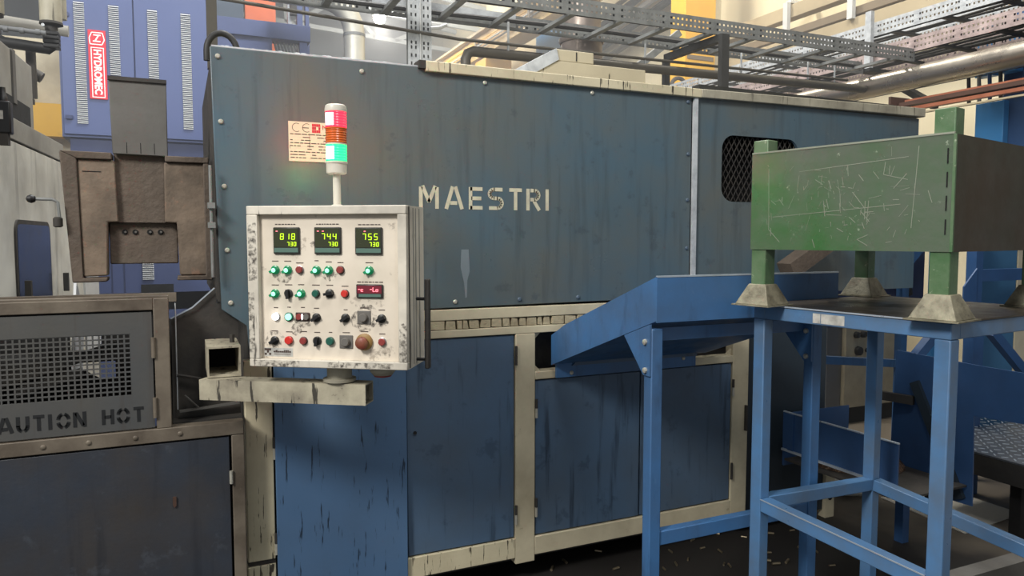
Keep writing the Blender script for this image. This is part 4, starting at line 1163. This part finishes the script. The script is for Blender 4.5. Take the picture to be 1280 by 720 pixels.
sb.box(-0.622, -0.616, YP - 0.015, YP - 0.011, 2.812, 3.205).box(-0.534, -0.528, YP - 0.015, YP - 0.011, 2.812, 3.205)
sb.box(-0.622, -0.528, YP - 0.015, YP - 0.011, 2.806, 2.812).box(-0.622, -0.528, YP - 0.015, YP - 0.011, 3.205, 3.211)
Q.part('sign_border', sb, sign_white, parent=sg, smooth=False)
tm = text_mesh('HYDROMEC', 0.074, lambda u, v: (-0.600 + v, YP - 0.014, 3.196 - u * 0.90), 0.0028)
tb = MB()
tb.v, tb.f = tm.v, tm.f
Q.part('sign_lettering', tb, sign_white, parent=sg, smooth=False)
hexm = MB()
hp = [(-0.625, 3.235), (-0.540, 3.235), (-0.522, 3.275), (-0.535, 3.330), (-0.612, 3.330), (-0.630, 3.285)]
for (a, b_), (c, d_) in zip(hp, hp[1:] + hp[:1]):
    hexm.bar((a, YP - 0.013, b_), (c, YP - 0.013, d_), 0.003, 0.007)
for a, b_ in (((-0.605, 3.26), (-0.55, 3.26)), ((-0.60, 3.31), (-0.548, 3.31)), ((-0.590, 3.26), (-0.562, 3.31))):
    hexm.bar((a[0], YP - 0.013, a[1]), (b_[0], YP - 0.013, b_[1]), 0.003, 0.010)
Q.part('sign_emblem', hexm, sign_white, parent=sg, smooth=False)
lm = MB()
for k2 in range(11):
    z = 1.31 + k2 * 0.0158
    lm.add([(-0.29, YP - 0.201, z + 0.009), (-0.205, YP - 0.201, z + 0.009), (-0.205, YP - 0.212, z), (-0.29, YP - 0.212, z)], [(0, 1, 2, 3)])
Q.part('lower_panel', MB().box(-0.66, 0.56, YP - 0.20, YP - 0.18, 1.05, 1.62), press_blue, bevel=0.003)
Q.part('lower_louvres', lm, louvre_light, kind='stuff', smooth=False)
Q.part('black_slot', MB().box(-0.305, -0.060, YP - 0.204, YP - 0.20, 1.185, 1.268), void)
for xx in (-0.52, -0.43):
    Q.part('panel_seam', MB().box(xx, xx + 0.012, YP - 0.203, YP - 0.20, 1.06, 1.60), press_dark)
# its side platform towards the right
W = Thing('press_gallery', 'blue side gallery of the press with a hanging cable bundle behind the furnace roof', 'platform', (0.95, 8.9, 0))
W.part('gallery_panel', MB().box(0.34, 0.96, 8.40, 8.50, 0.0, 3.79), press_blue)
W.part('gallery_beam', MB().box(0.34, 1.36, 8.36, 8.60, 3.79, 3.96), press_blue, bevel=0.005)
W.part('gallery_post', MB().box(1.25, 1.33, 8.40, 8.50, 0.0, 3.79), press_blue)
W.part('gallery_handle', MB().box(0.90, 0.94, 8.36, 8.40, 3.57, 3.63), press_dark)
for k2 in range(8):
    xx = 0.99 + k2 * 0.034
    W.part('hanging_cable', MB().tube([(xx, 8.47, 3.78), (xx + 0.03, 8.45, 3.65), (xx + 0.02 - k2 * 0.01, 8.45, 3.50), (xx, 8.47, 3.35)], 0.012, 6), galv if k2 % 2 else pipe_grey)
W.part('upright_strut', MB().box(1.26, 1.32, 8.62, 8.70, 3.60, 5.5), press_blue)
W.part('upright_strut', MB().box(1.35, 1.39, 8.62, 8.70, 3.60, 5.5), press_blue)
W.part('upright_strut', MB().box(1.16, 1.20, 8.62, 8.70, 3.90, 4.30), galv_light)
W.part('junction_box', MB().box(1.18, 1.25, 8.55, 8.62, 4.12, 4.50), soot)
single('orange_panel', MB().box(0.76, 1.10, 9.2, 9.3, 3.0, 6.0), orange, 'bright orange machine panel standing above the blue gallery', 'cabinet', (0.93, 9.25, 3.0))  # plain slab for an unidentified orange machine panel
single('grey_panel', MB().box(0.36, 0.74, 9.2, 9.3, 3.0, 6.0), wall_dim, 'grey panel left of the orange one', 'cabinet', (0.55, 9.25, 3.0))  # plain slab for the grey panel beside it

# ================================================================== overhead
D = Thing('extraction_duct', 'pale round duct that bends down behind the furnace roof', 'duct', (1.76, 8.0, 3.0))
D.part('duct_bend', MB().tube([(0.9, 8.0, 4.175)] + [(1.43, 8.0, 4.165)] + [(1.43 + 0.33 * math.sin(R(t)), 8.0, 3.835 + 0.33 * math.cos(R(t))) for t in range(15, 91, 15)] + [(1.76, 8.0, 3.2)], 0.112, 20), duct_metal)
D.part('duct_seam', MB().lathe([(0.116, 3.80), (0.116, 3.83)], (1.76, 8.0, 0), 'z', 20), galv)
L1 = Thing('hall_lamp', 'glowing round lamp hanging under the far roof', 'lamp', (5.04, 20.0, 7.55))
L1.part('lamp_glass', MB().lathe([(0.02, 7.40), (0.12, 7.43), (0.17, 7.52), (0.15, 7.60), (0.05, 7.65)], (5.04, 19.8, 0), 'z', 18), lamp_glow)
L1.part('lamp_shade', MB().lathe([(0.19, 7.60), (0.10, 7.72), (0.04, 7.90), (0.04, 8.1)], (5.04, 19.8, 0), 'z', 18), galv)
lp = bpy.data.lights.new('hall_lamp_light', 'POINT')
lp.energy = 420
lp.color = (1.0, 0.95, 0.86)
lp.shadow_soft_size = 0.2
lo = bpy.data.objects.new('hall_lamp_light', lp)
COL.objects.link(lo)
lo.parent = L1.o
lo.location = (0, -0.25, -0.30)


def perforated(mb, p, q, w, up, pitch=0.036, t=0.003):
    """a strip from p to q, w wide along up, with two rows of slots"""
    p, q, up = Vector(p), Vector(q), Vector(up)
    d = (q - p).normalized()
    nrm = d.cross(up).normalized()
    L = (q - p).length
    for a, b_ in ((-0.5, -0.26), (-0.12, 0.12), (0.26, 0.5)):
        c = (a + b_) / 2 * w
        mb.bar(p + up * c, q + up * c, t, (b_ - a) * w, up)
    n = int(L / pitch)
    for i in range(n + 1):
        c = p + d * (i * L / n)
        ww = pitch * (0.58 if i % 11 else 2.2)
        mb.bar(c - up * w * 0.49, c + up * w * 0.49, t * 0.6, ww, d)
    return mb


def cable_tray(name, label, p, q, side, m, rail_h=0.085, rung=0.36, loc=None, group=None, cables=0, mr=None):
    """ladder tray: two slotted rails p-q and the same shifted by side, rungs between them"""
    t = Thing(name, label, 'cable tray', loc or p, 0, group)
    p, q, side = Vector(p), Vector(q), Vector(side)
    for o in (Vector((0, 0, 0)), side):
        t.part('slotted_rail', perforated(MB(), p + o, q + o, rail_h, (0, 0, 1)), m, kind='stuff', smooth=False)
    n = int((q - p).length / rung)
    for i in range(n + 1):
        c = p + (q - p) * (i + 0.5) / (n + 1) - Vector((0, 0, rail_h * 0.36))
        t.part('rung', MB().bar(c, c + side, 0.045, 0.022), mr or m)
    for i in range(cables):
        o = side * (0.15 + 0.7 * i / max(1, cables - 1))
        pts = [p + (q - p) * k2 / 8 + o + Vector((0, 0, -rail_h * 0.22 + random.uniform(0, .02))) + side.normalized() * random.uniform(-.015, .015) for k2 in range(9)]
        t.part('cable', MB().tube(pts, random.uniform(0.010, 0.016), 6), cable_black)
    return t


tr = cable_tray('cable_ladder', 'grey perforated cable ladder running over the furnace towards the right', (0.3, 4.25, 3.135), (5.55, 4.25, 3.155), (0, 0.50, 0), galv, 0.105, 0.40, cables=2)
tr.part('flat_liner', MB().box(1.15, 2.15, 4.70, 4.704, 3.10, 3.19), galv_light)
cable_tray('side_cable_tray', 'pale slotted cable tray running along the right wall, uppermost', (5.6, 1.5, 3.46), (5.6, 9.0, 3.50), (0.42, 0, 0), galv_light, 0.12, 0.5, cables=4, mr=galv_dark)
cable_tray('side_cable_tray', 'pinkish weathered cable tray under the pale slotted one', (5.55, 1.5, 3.245), (5.55, 9.0, 3.245), (0.50, 0, 0), galv_pink, 0.12, 0.5, cables=5, mr=galv_dark)
cable_tray('side_cable_tray', 'dark sooty cable tray lowest of the three along the right wall', (5.75, 1.5, 3.05), (5.75, 9.0, 3.06), (0.38, 0, 0), galv_dark, 0.10, 0.5, cables=3, mr=galv_dark)
VT = Thing('upright_tray', 'pale perforated cable tray standing upright behind the furnace roof', 'cable tray', (1.43, 4.62, 2.384))
VT.part('slotted_strip', perforated(MB(), (1.390, 4.60, 2.384), (1.390, 4.60, 3.6), 0.075, (1, 0, 0), 0.05), galv_light, kind='stuff', smooth=False)
VT.part('slotted_strip', perforated(MB(), (1.472, 4.60, 2.384), (1.472, 4.60, 3.6), 0.075, (1, 0, 0), 0.05), galv_light, kind='stuff', smooth=False)
VT.part('back_sheet', MB().box(1.350, 1.512, 4.62, 4.625, 2.384, 3.6), galv)
VT.part('side_edge', MB().box(1.428, 1.434, 4.585, 4.62, 2.384, 3.6), louvre_light)
VT.part('cable_tie', MB().tube([(1.50, 4.58, 2.99), (1.56, 4.57, 3.0), (1.60, 4.56, 3.02)], 0.012, 6), louvre_light)
SF = Thing('tray_support', 'dark welded frame carrying the cable ladder on the furnace roof edge', 'bracket', (3.5, 4.2, 2.384))
SF.part('support_post', MB().box(3.505, 3.570, 4.18, 4.22, 2.384, 3.085), galv_dark)
SF.part('support_post', MB().box(3.50, 3.55, 4.84, 4.88, 2.0, 3.05), galv_dark)
SF.part('support_arm', MB().bar((3.535, 4.20, 3.065), (3.525, 4.86, 3.065), 0.05, 0.05), galv_dark)
for xx, lb in ((2.05, 'thin threaded rod under the cable ladder left of the flue'), (3.15, 'thin threaded rod under the cable ladder just left of the yellow column'), (4.05, 'thin threaded rod next right of the dark tray support post'),
               (4.75, 'thin threaded rod second right of the dark tray support post'), (5.05, 'thin threaded rod farthest right under the cable ladder')):
    single('hanger_rod', MB().tube([(xx, 4.60, 2.89), (xx, 4.60, 3.10)], 0.008, 6), galv_light, lb, 'rod', (xx, 4.60, 2.89), 'rods under the cable ladder')
# pipes along the furnace
single('roof_pipe', MB().tube([(1.75, 4.62, 2.55), (1.75, 4.62, 2.83), (1.765, 4.62, 2.868), (1.80, 4.62, 2.885), (5.4, 4.60, 2.930)], 0.034, 12), pipe_dark, 'thick dark pipe with an elbow running above the furnace roof', 'pipe', (1.75, 4.62, 2.55))
single('conduit', MB().tube([(-0.1, 4.55, 3.02), (1.7, 4.60, 2.948), (5.2, 4.60, 2.99)], 0.011, 8), pipe_dark, 'thin dark conduit strung above the thick roof pipe', 'pipe', (1.7, 4.6, 2.95))
single('silver_pipe', MB().tube([(5.5, 0.8, 2.96), (5.5, 6.4, 2.965)], 0.090, 20), silver_pipe, 'large shiny clad pipe slanting across above the green bin', 'pipe', (5.5, 3.5, 2.9))
single('thin_silver_pipe', MB().tube([(5.7, 0.8, 2.945), (5.7, 6.2, 2.945)], 0.020, 10), silver_pipe, 'thin silver pipe under the large clad pipe', 'pipe', (5.7, 3.5, 2.93))
for i, (xx, zz, h, w2, m, nm, lb) in enumerate(((5.10, 2.695, 0.016, 0.05, copper, 'bus_bar', 'upper orange bus bar along the right aisle'), (5.06, 2.662, 0.03, 0.10, copper_dark, 'bus_bar', 'brown rusty rail between the orange bus bars'),
                                            (4.98, 2.610, 0.024, 0.05, copper, 'bus_bar', 'lower orange bus bar just above the green bin'), (4.92, 2.560, 0.012, 0.03, girt, 'bus_bar', 'pale thin rail beneath the lower orange bus bar'))):
    single(nm, MB().box(xx - w2 / 2, xx + w2 / 2, 1.0, 3.95, zz - h / 2, zz + h / 2), m, lb, 'rail', (xx, 2.5, zz))
single('sagging_cable', MB().tube([(5.08, 1.2 + k2 * 0.3, 2.655 - 0.03 * math.sin(k2 / 9 * PI)) for k2 in range(10)], 0.008, 6), cable_black, 'thin grey cable sagging between the bus bars', 'cable', (5.08, 2.5, 2.64))
BR = Thing('bus_bracket', 'short orange angle bracket at the end of the bus bars', 'bracket', (5.05, 3.95, 2.6))
BR.part('bracket_plate', MB().box(4.93, 5.14, 3.955, 3.975, 2.56, 2.72), copper_dark)
for a, b_, lb in (((5.86, 4.60, 2.99), (5.60, 4.08, 2.72), 'dark slanted strut nearest the green bin post'), ((5.86, 5.60, 2.99), (5.62, 5.10, 2.72), 'dark slanted strut second along the silver pipe'), ((5.86, 6.9, 2.99), (5.62, 6.3, 2.72), 'dark slanted strut farthest along the silver pipe')):
    single('pipe_strut', MB().bar(a, b_, 0.06, 0.05), galv_dark, lb, 'strut', a)
TB = Thing('tray_bracket', 'pale hanging channel that holds the side cable trays', 'bracket', (5.50, 4.62, 3.1))
TB.part('hanger_channel', MB().box(5.46, 5.50, 4.60, 4.66, 3.12, 3.60), galv_light)
TB.part('arm', MB().box(5.46, 6.35, 4.60, 4.66, 3.09, 3.12), galv_dark)
TB2 = Thing('tray_bracket', 'dark hanging channel at the near end of the side cable trays', 'bracket', (5.50, 3.0, 3.1))
TB2.part('hanger_channel', MB().box(5.46, 5.50, 2.9, 2.96, 3.10, 3.60), galv_dark)
TB2.part('arm', MB().box(5.46, 6.35, 2.9, 2.96, 3.07, 3.10), galv_dark)
# trunking along the cream wall
for z0, z1, x0, m, lb in ((4.66, 4.84, 7.70, girt, 'upper cream trunking on the right wall'), (4.42, 4.52, 7.72, girt_dark, 'narrow brown rail between the wall trunkings'), (4.20, 4.38, 7.68, girt, 'lower cream trunking on the right wall'), (3.96, 4.02, 7.74, girt_dark, 'thin brown rail lowest on the right wall')):
    single('wall_trunking', MB().box(x0, x0 + 0.16, 1.0, 9.4, z0, z1), m, lb, 'trunking', (x0 + 0.08, 5, z0), bevel=0.006)
for i, yy in enumerate((7.82, 6.75, 5.70, 4.60)):
    single('trunking_bracket', MB().box(7.62, 7.68, yy - 0.05, yy + 0.03, 4.36, 4.86).box(7.68, 8.2, yy - 0.05, yy + 0.03, 4.86, 4.90), louvre_light,
           ('pale bracket on the wall trunking beside the yellow column', 'second pale trunking bracket from the yellow column', 'third pale trunking bracket from the yellow column', 'pale trunking bracket nearest the front')[i], 'bracket', (7.65, yy, 4.36))
for i, (zz, r_) in enumerate(((6.20, 0.05), (6.02, 0.07), (5.80, 0.06), (5.58, 0.07), (5.30, 0.06))):
    single('wall_pipe', MB().tube([(8.0, 10.4, zz + 0.35), (8.0, 17.5, zz - 0.60)], r_, 8), (girt_dark, galv_dark, louvre_light, galv_dark, pipe_dark)[i],
           ('brown pipe uppermost on the far wall behind the flue', 'dark pipe on the far wall just above the pale pipe', 'pale pipe on the far wall behind the flue', 'dark pipe on the far wall just below the pale pipe', 'dark pipe lowest on the far wall behind the flue')[i], 'pipe', (8.0, 14, zz))
single('roof_strut', MB().bar((3.55, 5.6, 3.02), (4.20, 5.6, 3.52), 0.05, 0.06), galv, 'grey slanted strut behind the cable ladder left of the yellow column', 'strut', (3.55, 5.6, 3.02))
single('wall_box', MB().box(8.05, 8.2, 14.7, 16.4, 5.9, 7.2), bright_blue, 'bright blue box on the far cream wall behind the hood', 'box', (8.1, 15.5, 5.9))
# yellow column and crane beam
Y = Thing('yellow_column', 'thick yellow steel column behind the furnace', 'column', (7.15, 9.4, 0))
Y.part('web_face', MB().box(6.86, 7.42, 9.0, 9.36, 0, 11), yellow, bevel=0.01)
Y.part('corner_flange', MB().box(7.42, 7.56, 9.05, 9.12, 0, 11), cream_clean)
Y.part('cable_ring', MB().tube([(6.72 + 0.13 * math.cos(R(t)), 8.95, 3.86 + 0.13 * math.sin(R(t))) for t in range(0, 181, 15)], 0.03, 8), soot)
Y.part('joint_plate', MB().box(6.90, 7.38, 8.985, 9.0, 4.30, 4.36), girt_dark)
X = Thing('crane_beam', 'pale yellow crane runway beam slanting away under the roof', 'beam', (7.3, 16, 6.2))
X.part('box_beam', MB().box(7.0, 7.50, 10.0, 24.8, 6.20, 6.72), yellow_pale)
X.part('upper_flange', MB().box(6.86, 7.55, 10.0, 24.8, 6.72, 6.78), orange if False else girt)
for k2 in range(3):
    X.part('conductor_rail', MB().tube([(6.93, 10.0, 6.36 + k2 * 0.09), (6.93, 24.6, 6.36 + k2 * 0.09)], 0.02, 6), (pipe_dark, louvre_light, yellow)[k2])
for yy in (14.4, 17.5):
    X.part('conductor_bracket', MB().box(6.90, 7.0, yy, yy + 0.08, 6.30, 6.62), girt_dark)
single('orange_crate', MB().prism([(7.05, 5.75), (7.75, 5.75), (7.75, 6.15), (7.05, 6.15)], 'y', 17.2, 17.9), yellow, 'orange box hanging below the crane beam', 'box', (7.4, 17.5, 5.75))

# ================================================================== right side, behind the stand
M1 = Thing('blue_machine', 'large blue machine at the right edge behind the silver pipe', 'machine', (6.9, 3.0, 0))
M1.part('housing', MB().box(6.35, 8.0, 0.8, 4.02, 0.0, 3.52), muted_blue if False else trough_blue, bevel=0.01)
M1.part('front_cabinet', MB().box(6.28, 6.35, 3.96, 4.20, 2.2, 2.80), bright_blue, bevel=0.004)
M1.part('front_cabinet', MB().box(6.25, 6.35, 4.05, 4.20, 3.02, 3.40), bright_blue, bevel=0.004)
M1.part('front_cabinet', MB().box(6.25, 6.35, 3.86, 4.00, 3.02, 3.42), bright_blue, bevel=0.004)
for k2 in range(4):
    yy = 4.22 - k2 * 0.09
    M1.part('hose', MB().tube([(6.22, yy, 3.42), (6.20, yy - 0.03, 3.25), (6.23, yy + 0.02, 3.05), (6.22, yy, 2.8)], 0.016, 6), (cable_black, galv, trough_blue, cable_black)[k2])
M1.part('hose_clamp', MB().box(6.10, 6.16, 4.25, 4.33, 2.55, 2.75), galv)
M2 = Thing('switch_cabinet', 'cream switch cabinet with black knobs seen below the stand top', 'cabinet', (5.35, 4.9, 0))
M2.part('cabinet', MB().box(5.30, 6.05, 4.62, 5.20, 0.15, 1.25), cream_clean, bevel=0.006)
M2.part('cabinet_side', MB().box(5.12, 5.298, 4.66, 5.20, 0.15, 1.25), pipe_grey)
for xx, zz, r_ in ((5.42, 0.80, .03), (5.50, 0.80, .03), (5.58, 0.80, .03), (5.45, 0.655, .042), (5.56, 0.655, .02)):
    M2.part('knob', MB().lathe([(r_, 0), (r_ * .9, -0.03), (r_ * .5, -0.034)], (xx, 4.62, zz), 'y', 14), black)
M2.part('cabinet_plinth', MB().box(5.14, 6.05, 4.66, 5.20, 0.0, 0.15), void)
single('concrete_block', MB().box(6.1, 6.9, 5.6, 6.2, 0.0, 1.15), cream_clean, 'cream upright block behind the switch cabinet', 'block', (6.5, 5.9, 0))
N1 = Thing('discharge_hopper', 'dark blue discharge trough and tall side sheet beneath the furnace outlet', 'hopper', (3.3, 2.6, 0))
N1.part('trough_wall', MB().box(2.996, 3.004, 2.30, 3.01, 0.500, 0.700), trough_blue)
N1.part('trough_edge', MB().box(2.994, 3.006, 2.30, 3.01, 0.700, 0.706), edge_bright)
N1.part('trough_rim', MB().box(2.985, 3.010, 2.30, 3.01, 0.488, 0.500), edge_bright)
N1.part('trough_end', MB().box(3.0, 3.49, 3.005, 3.015, 0.40, 0.69), trough_blue)
N1.part('trough_floor', MB().box(3.006, 3.49, 2.30, 3.005, 0.43, 0.44), soot)
N1.part('trough_rib', MB().box(2.985, 2.996, 2.93, 2.965, 0.50, 0.70), trough_blue)
N1.part('side_sheet', MB().prism([(2.74, 0.32), (2.275, 0.34), (2.286, 0.787), (2.05, 0.80), (2.05, 1.035), (2.25, 1.036), (2.56, 1.045), (2.72, 1.05)], 'x', 3.50, 3.508), trough_blue)
N1.part('side_sheet_rib', MB().bar((3.49, 2.60, 0.90), (3.49, 2.33, 0.36), 0.02, 0.05), deep_blue)
N1.part('cross_bar', MB().bar((3.44, 2.80, 0.80), (3.49, 2.60, 0.80), 0.03, 0.045), soot)
N1.part('hopper_leg', MB().box(3.52, 3.57, 2.66, 2.71, 0.0, 1.04), trough_blue)
N1.part('hopper_leg', MB().box(3.40, 3.45, 2.28, 2.33, 0.0, 0.43), trough_blue) if False else None
tag(link('swarf_pile', MB().lathe([(0.25, 0.442), (0.20, 0.50), (0.10, 0.55), (0.02, 0.57)], (3.30, 2.80, 0), 'z', 18), swarf), 'heap of brown metal swarf in the blue trough', 'swarf', None, 'stuff')
# conveyor frame and platform
N2 = Thing('conveyor_frame', 'blue welded conveyor frame with diagonal braces beyond the furnace end', 'frame', (4.9, 3.6, 0))
N2.part('top_rail', MB().box(4.14, 4.80, 3.70, 3.75, 1.41, 1.475), chute_blue)
N2.part('frame_post', MB().box(4.80, 4.87, 3.70, 3.75, 0.0, 1.47), chute_blue)
N2.part('sloped_rail', MB().bar((4.84, 3.725, 1.45), (5.15, 3.725, 1.72), 0.05, 0.07), chute_blue)
N2.part('lower_rail', MB().bar((3.55, 3.72, 0.86), (4.80, 3.72, 0.73), 0.05, 0.055), chute_blue)
N2.part('tall_post', MB().box(4.86, 4.93, 3.20, 3.27, 0.0, 1.75), trough_blue)
N2.part('post_plate', MB().prism([(4.73, 1.18), (4.73, 1.33), (4.86, 1.45), (4.86, 1.18)], 'y', 3.19, 3.20), trough_blue)
N2.part('side_rail', MB().box(4.93, 6.0, 3.20, 3.26, 1.36, 1.44), trough_blue)
N2.part('brace', MB().bar((4.76, 3.02, 1.05), (5.12, 3.02, 0.76), 0.05, 0.06), trough_blue)
N2.part('brace', MB().bar((4.02, 3.05, 0.86), (4.30, 3.05, 1.09), 0.05, 0.06), trough_blue)
N2.part('frame_post', MB().box(4.56, 4.66, 3.0, 3.06, 0.0, 1.1), trough_blue)
N2.part('dark_roller', MB().tube([(4.95, 3.85, 1.62), (5.05, 3.85, 1.22)], 0.04, 10), soot)
N2.part('back_panel', MB().box(4.2, 5.30, 3.9, 3.93, 1.0, 1.80), press_dark)
single('blue_door_panel', MB().box(5.16, 5.62, 3.4, 3.45, 0.0, 1.75), muted_blue, 'flat dusty blue panel behind the conveyor side rail', 'panel', (5.4, 3.42, 0))
single('bright_blue_door', MB().box(5.02, 5.20, 3.62, 3.66, 0.0, 1.85), bright_blue, 'bright blue narrow door behind the bin leg', 'door', (5.1, 3.64, 0))
single('cream_door_post', MB().box(5.64, 5.80, 3.40, 3.45, 0.0, 1.75), cream_clean, 'cream upright beside the dusty blue panel', 'post', (5.7, 3.42, 0))
N3 = Thing('tread_platform', 'low grey tread-plate platform on dark beams at the right edge', 'platform', (4.8, 2.8, 0))
N3.part('tread_sheet', MB().box(4.05, 5.5, 2.35, 2.97, 0.44, 0.45), tread)
tm = MB()
for i in range(26):
    for j in range(14):
        x, y = 4.09 + i * 0.055, 2.38 + j * 0.055
        a = R(45 if (i + j) % 2 else -45)
        u, v = math.cos(a) * 0.016, math.sin(a) * 0.016
        tm.bar((x - u, y - v, 0.4515), (x + u, y + v, 0.4515), 0.007, 0.003)
N3.part('tread_lozenges', tm, edge_bright, kind='stuff', smooth=False)
N3.part('edge_beam', MB().box(4.05, 5.5, 2.33, 2.35, 0.32, 0.452), soot)
N3.part('edge_beam', MB().box(4.05, 4.07, 2.35, 2.97, 0.32, 0.438), soot)
for xx, yy in ((4.1, 2.4), (5.4, 2.4), (4.1, 2.90), (4.75, 2.38)):
    N3.part('platform_leg', MB().box(xx, xx + 0.06, yy, yy + 0.06, 0.0, 0.438), void)
N3.part('lower_beam', MB().box(4.2, 5.5, 2.42, 2.47, 0.10, 0.18), soot)
single('white_sheet', MB().prism([(3.95, 2.60), (4.55, 2.66), (4.55, 3.00), (4.02, 3.20)], 'z', 0.001, 0.006), paper, 'pale sheet lying on the floor under the tread platform', 'sheet', (4.2, 2.9, 0.001))
single('pale_drum', MB().lathe([(0.18, 0.0), (0.20, 0.02), (0.20, 0.22), (0.17, 0.24)], (3.98, 3.45, 0), 'z', 24), paper, 'pale round tub on the floor behind the hopper', 'tub', (3.98, 3.45, 0))
single('pale_skirt_panel', MB().box(5.2, 8.0, 6.4, 6.5, 0.0, 1.3), cream_clean, 'low cream skirting wall behind the machines', 'panel', (6.6, 6.45, 0))
single('rusty_launder', MB().bar((2.98, 3.00, 1.475), (3.32, 3.0, 1.66), 0.10, 0.09), refractory_dark, 'brown scorched launder seen beneath the green bin', 'launder', (3.1, 3.0, 1.475))
single('floor_beam', MB().box(2.92, 5.2, 2.02, 2.10, 0.10, 0.17), plate_grey, 'grey floor-level beam at the lower right corner', 'beam', (4.0, 2.06, 0.10))

# ================================================================== billets on the floor
spots = [(632, 668), (706, 703), (748, 690), (866, 676), (878, 686), (895, 668), (905, 660), (838, 690), (912, 708), (845, 706), (962, 668), (960, 692), (970, 706), (984, 703), (1000, 684), (1008, 706),
         (958, 702), (1040, 708), (955, 664), (990, 664), (905, 706), (947, 684), (930, 672), (882, 664), (830, 712), (1020, 690), (770, 712), (690, 712), (860, 700), (900, 690)]
proto = MB().tube([(-0.026, 0, 0.0085), (0.026, 0, 0.0085)], 0.0085, 8)
first = None
TI = Matrix.Rotation(R(90 - 3.87), 3, 'X')
RZ = Matrix.Rotation(R(-24.3), 3, 'Z')
for (u, v) in spots:
    d = RZ @ (TI @ Vector(((u - 640) / 917.0, (360 - v) / 917.0, -1)))
    t = -1.65 / d.z
    loc = (d.x * t, d.y * t, 0.0)
    if first is None:
        o = first = single('brass_billet', proto, brass, 'small brass billet offcut lying on the black oily floor', 'billet', (0, 0, 0), 'billet offcuts on the floor')
    else:
        o = first.copy()
        COL.objects.link(o)
    o.location = loc
    o.rotation_euler = (0, 0, random.uniform(0, PI))
    o.scale = (random.uniform(0.5, 0.9),) * 3

# ================================================================== foundry haze under the roof
hz = bpy.data.materials.new('foundry_haze')
hz.use_nodes = True
hn = hz.node_tree.nodes
hn.clear()
ho = hn.new('ShaderNodeOutputMaterial')
hs = hn.new('ShaderNodeVolumeScatter')
hs.inputs['Color'].default_value = (0.92, 0.95, 1.0, 1)
hs.inputs['Density'].default_value = 0.030
hs.inputs['Anisotropy'].default_value = 0.2
hz.node_tree.links.new(hs.outputs[0], ho.inputs['Volume'])
tag(link('smoke_haze', MB().box(-11.9, 8.15, 3.45, 25.1, 0.02, 10.9), hz, smooth=False), 'thin grey foundry haze hanging in the hall behind the furnace', 'haze', None, 'stuff')
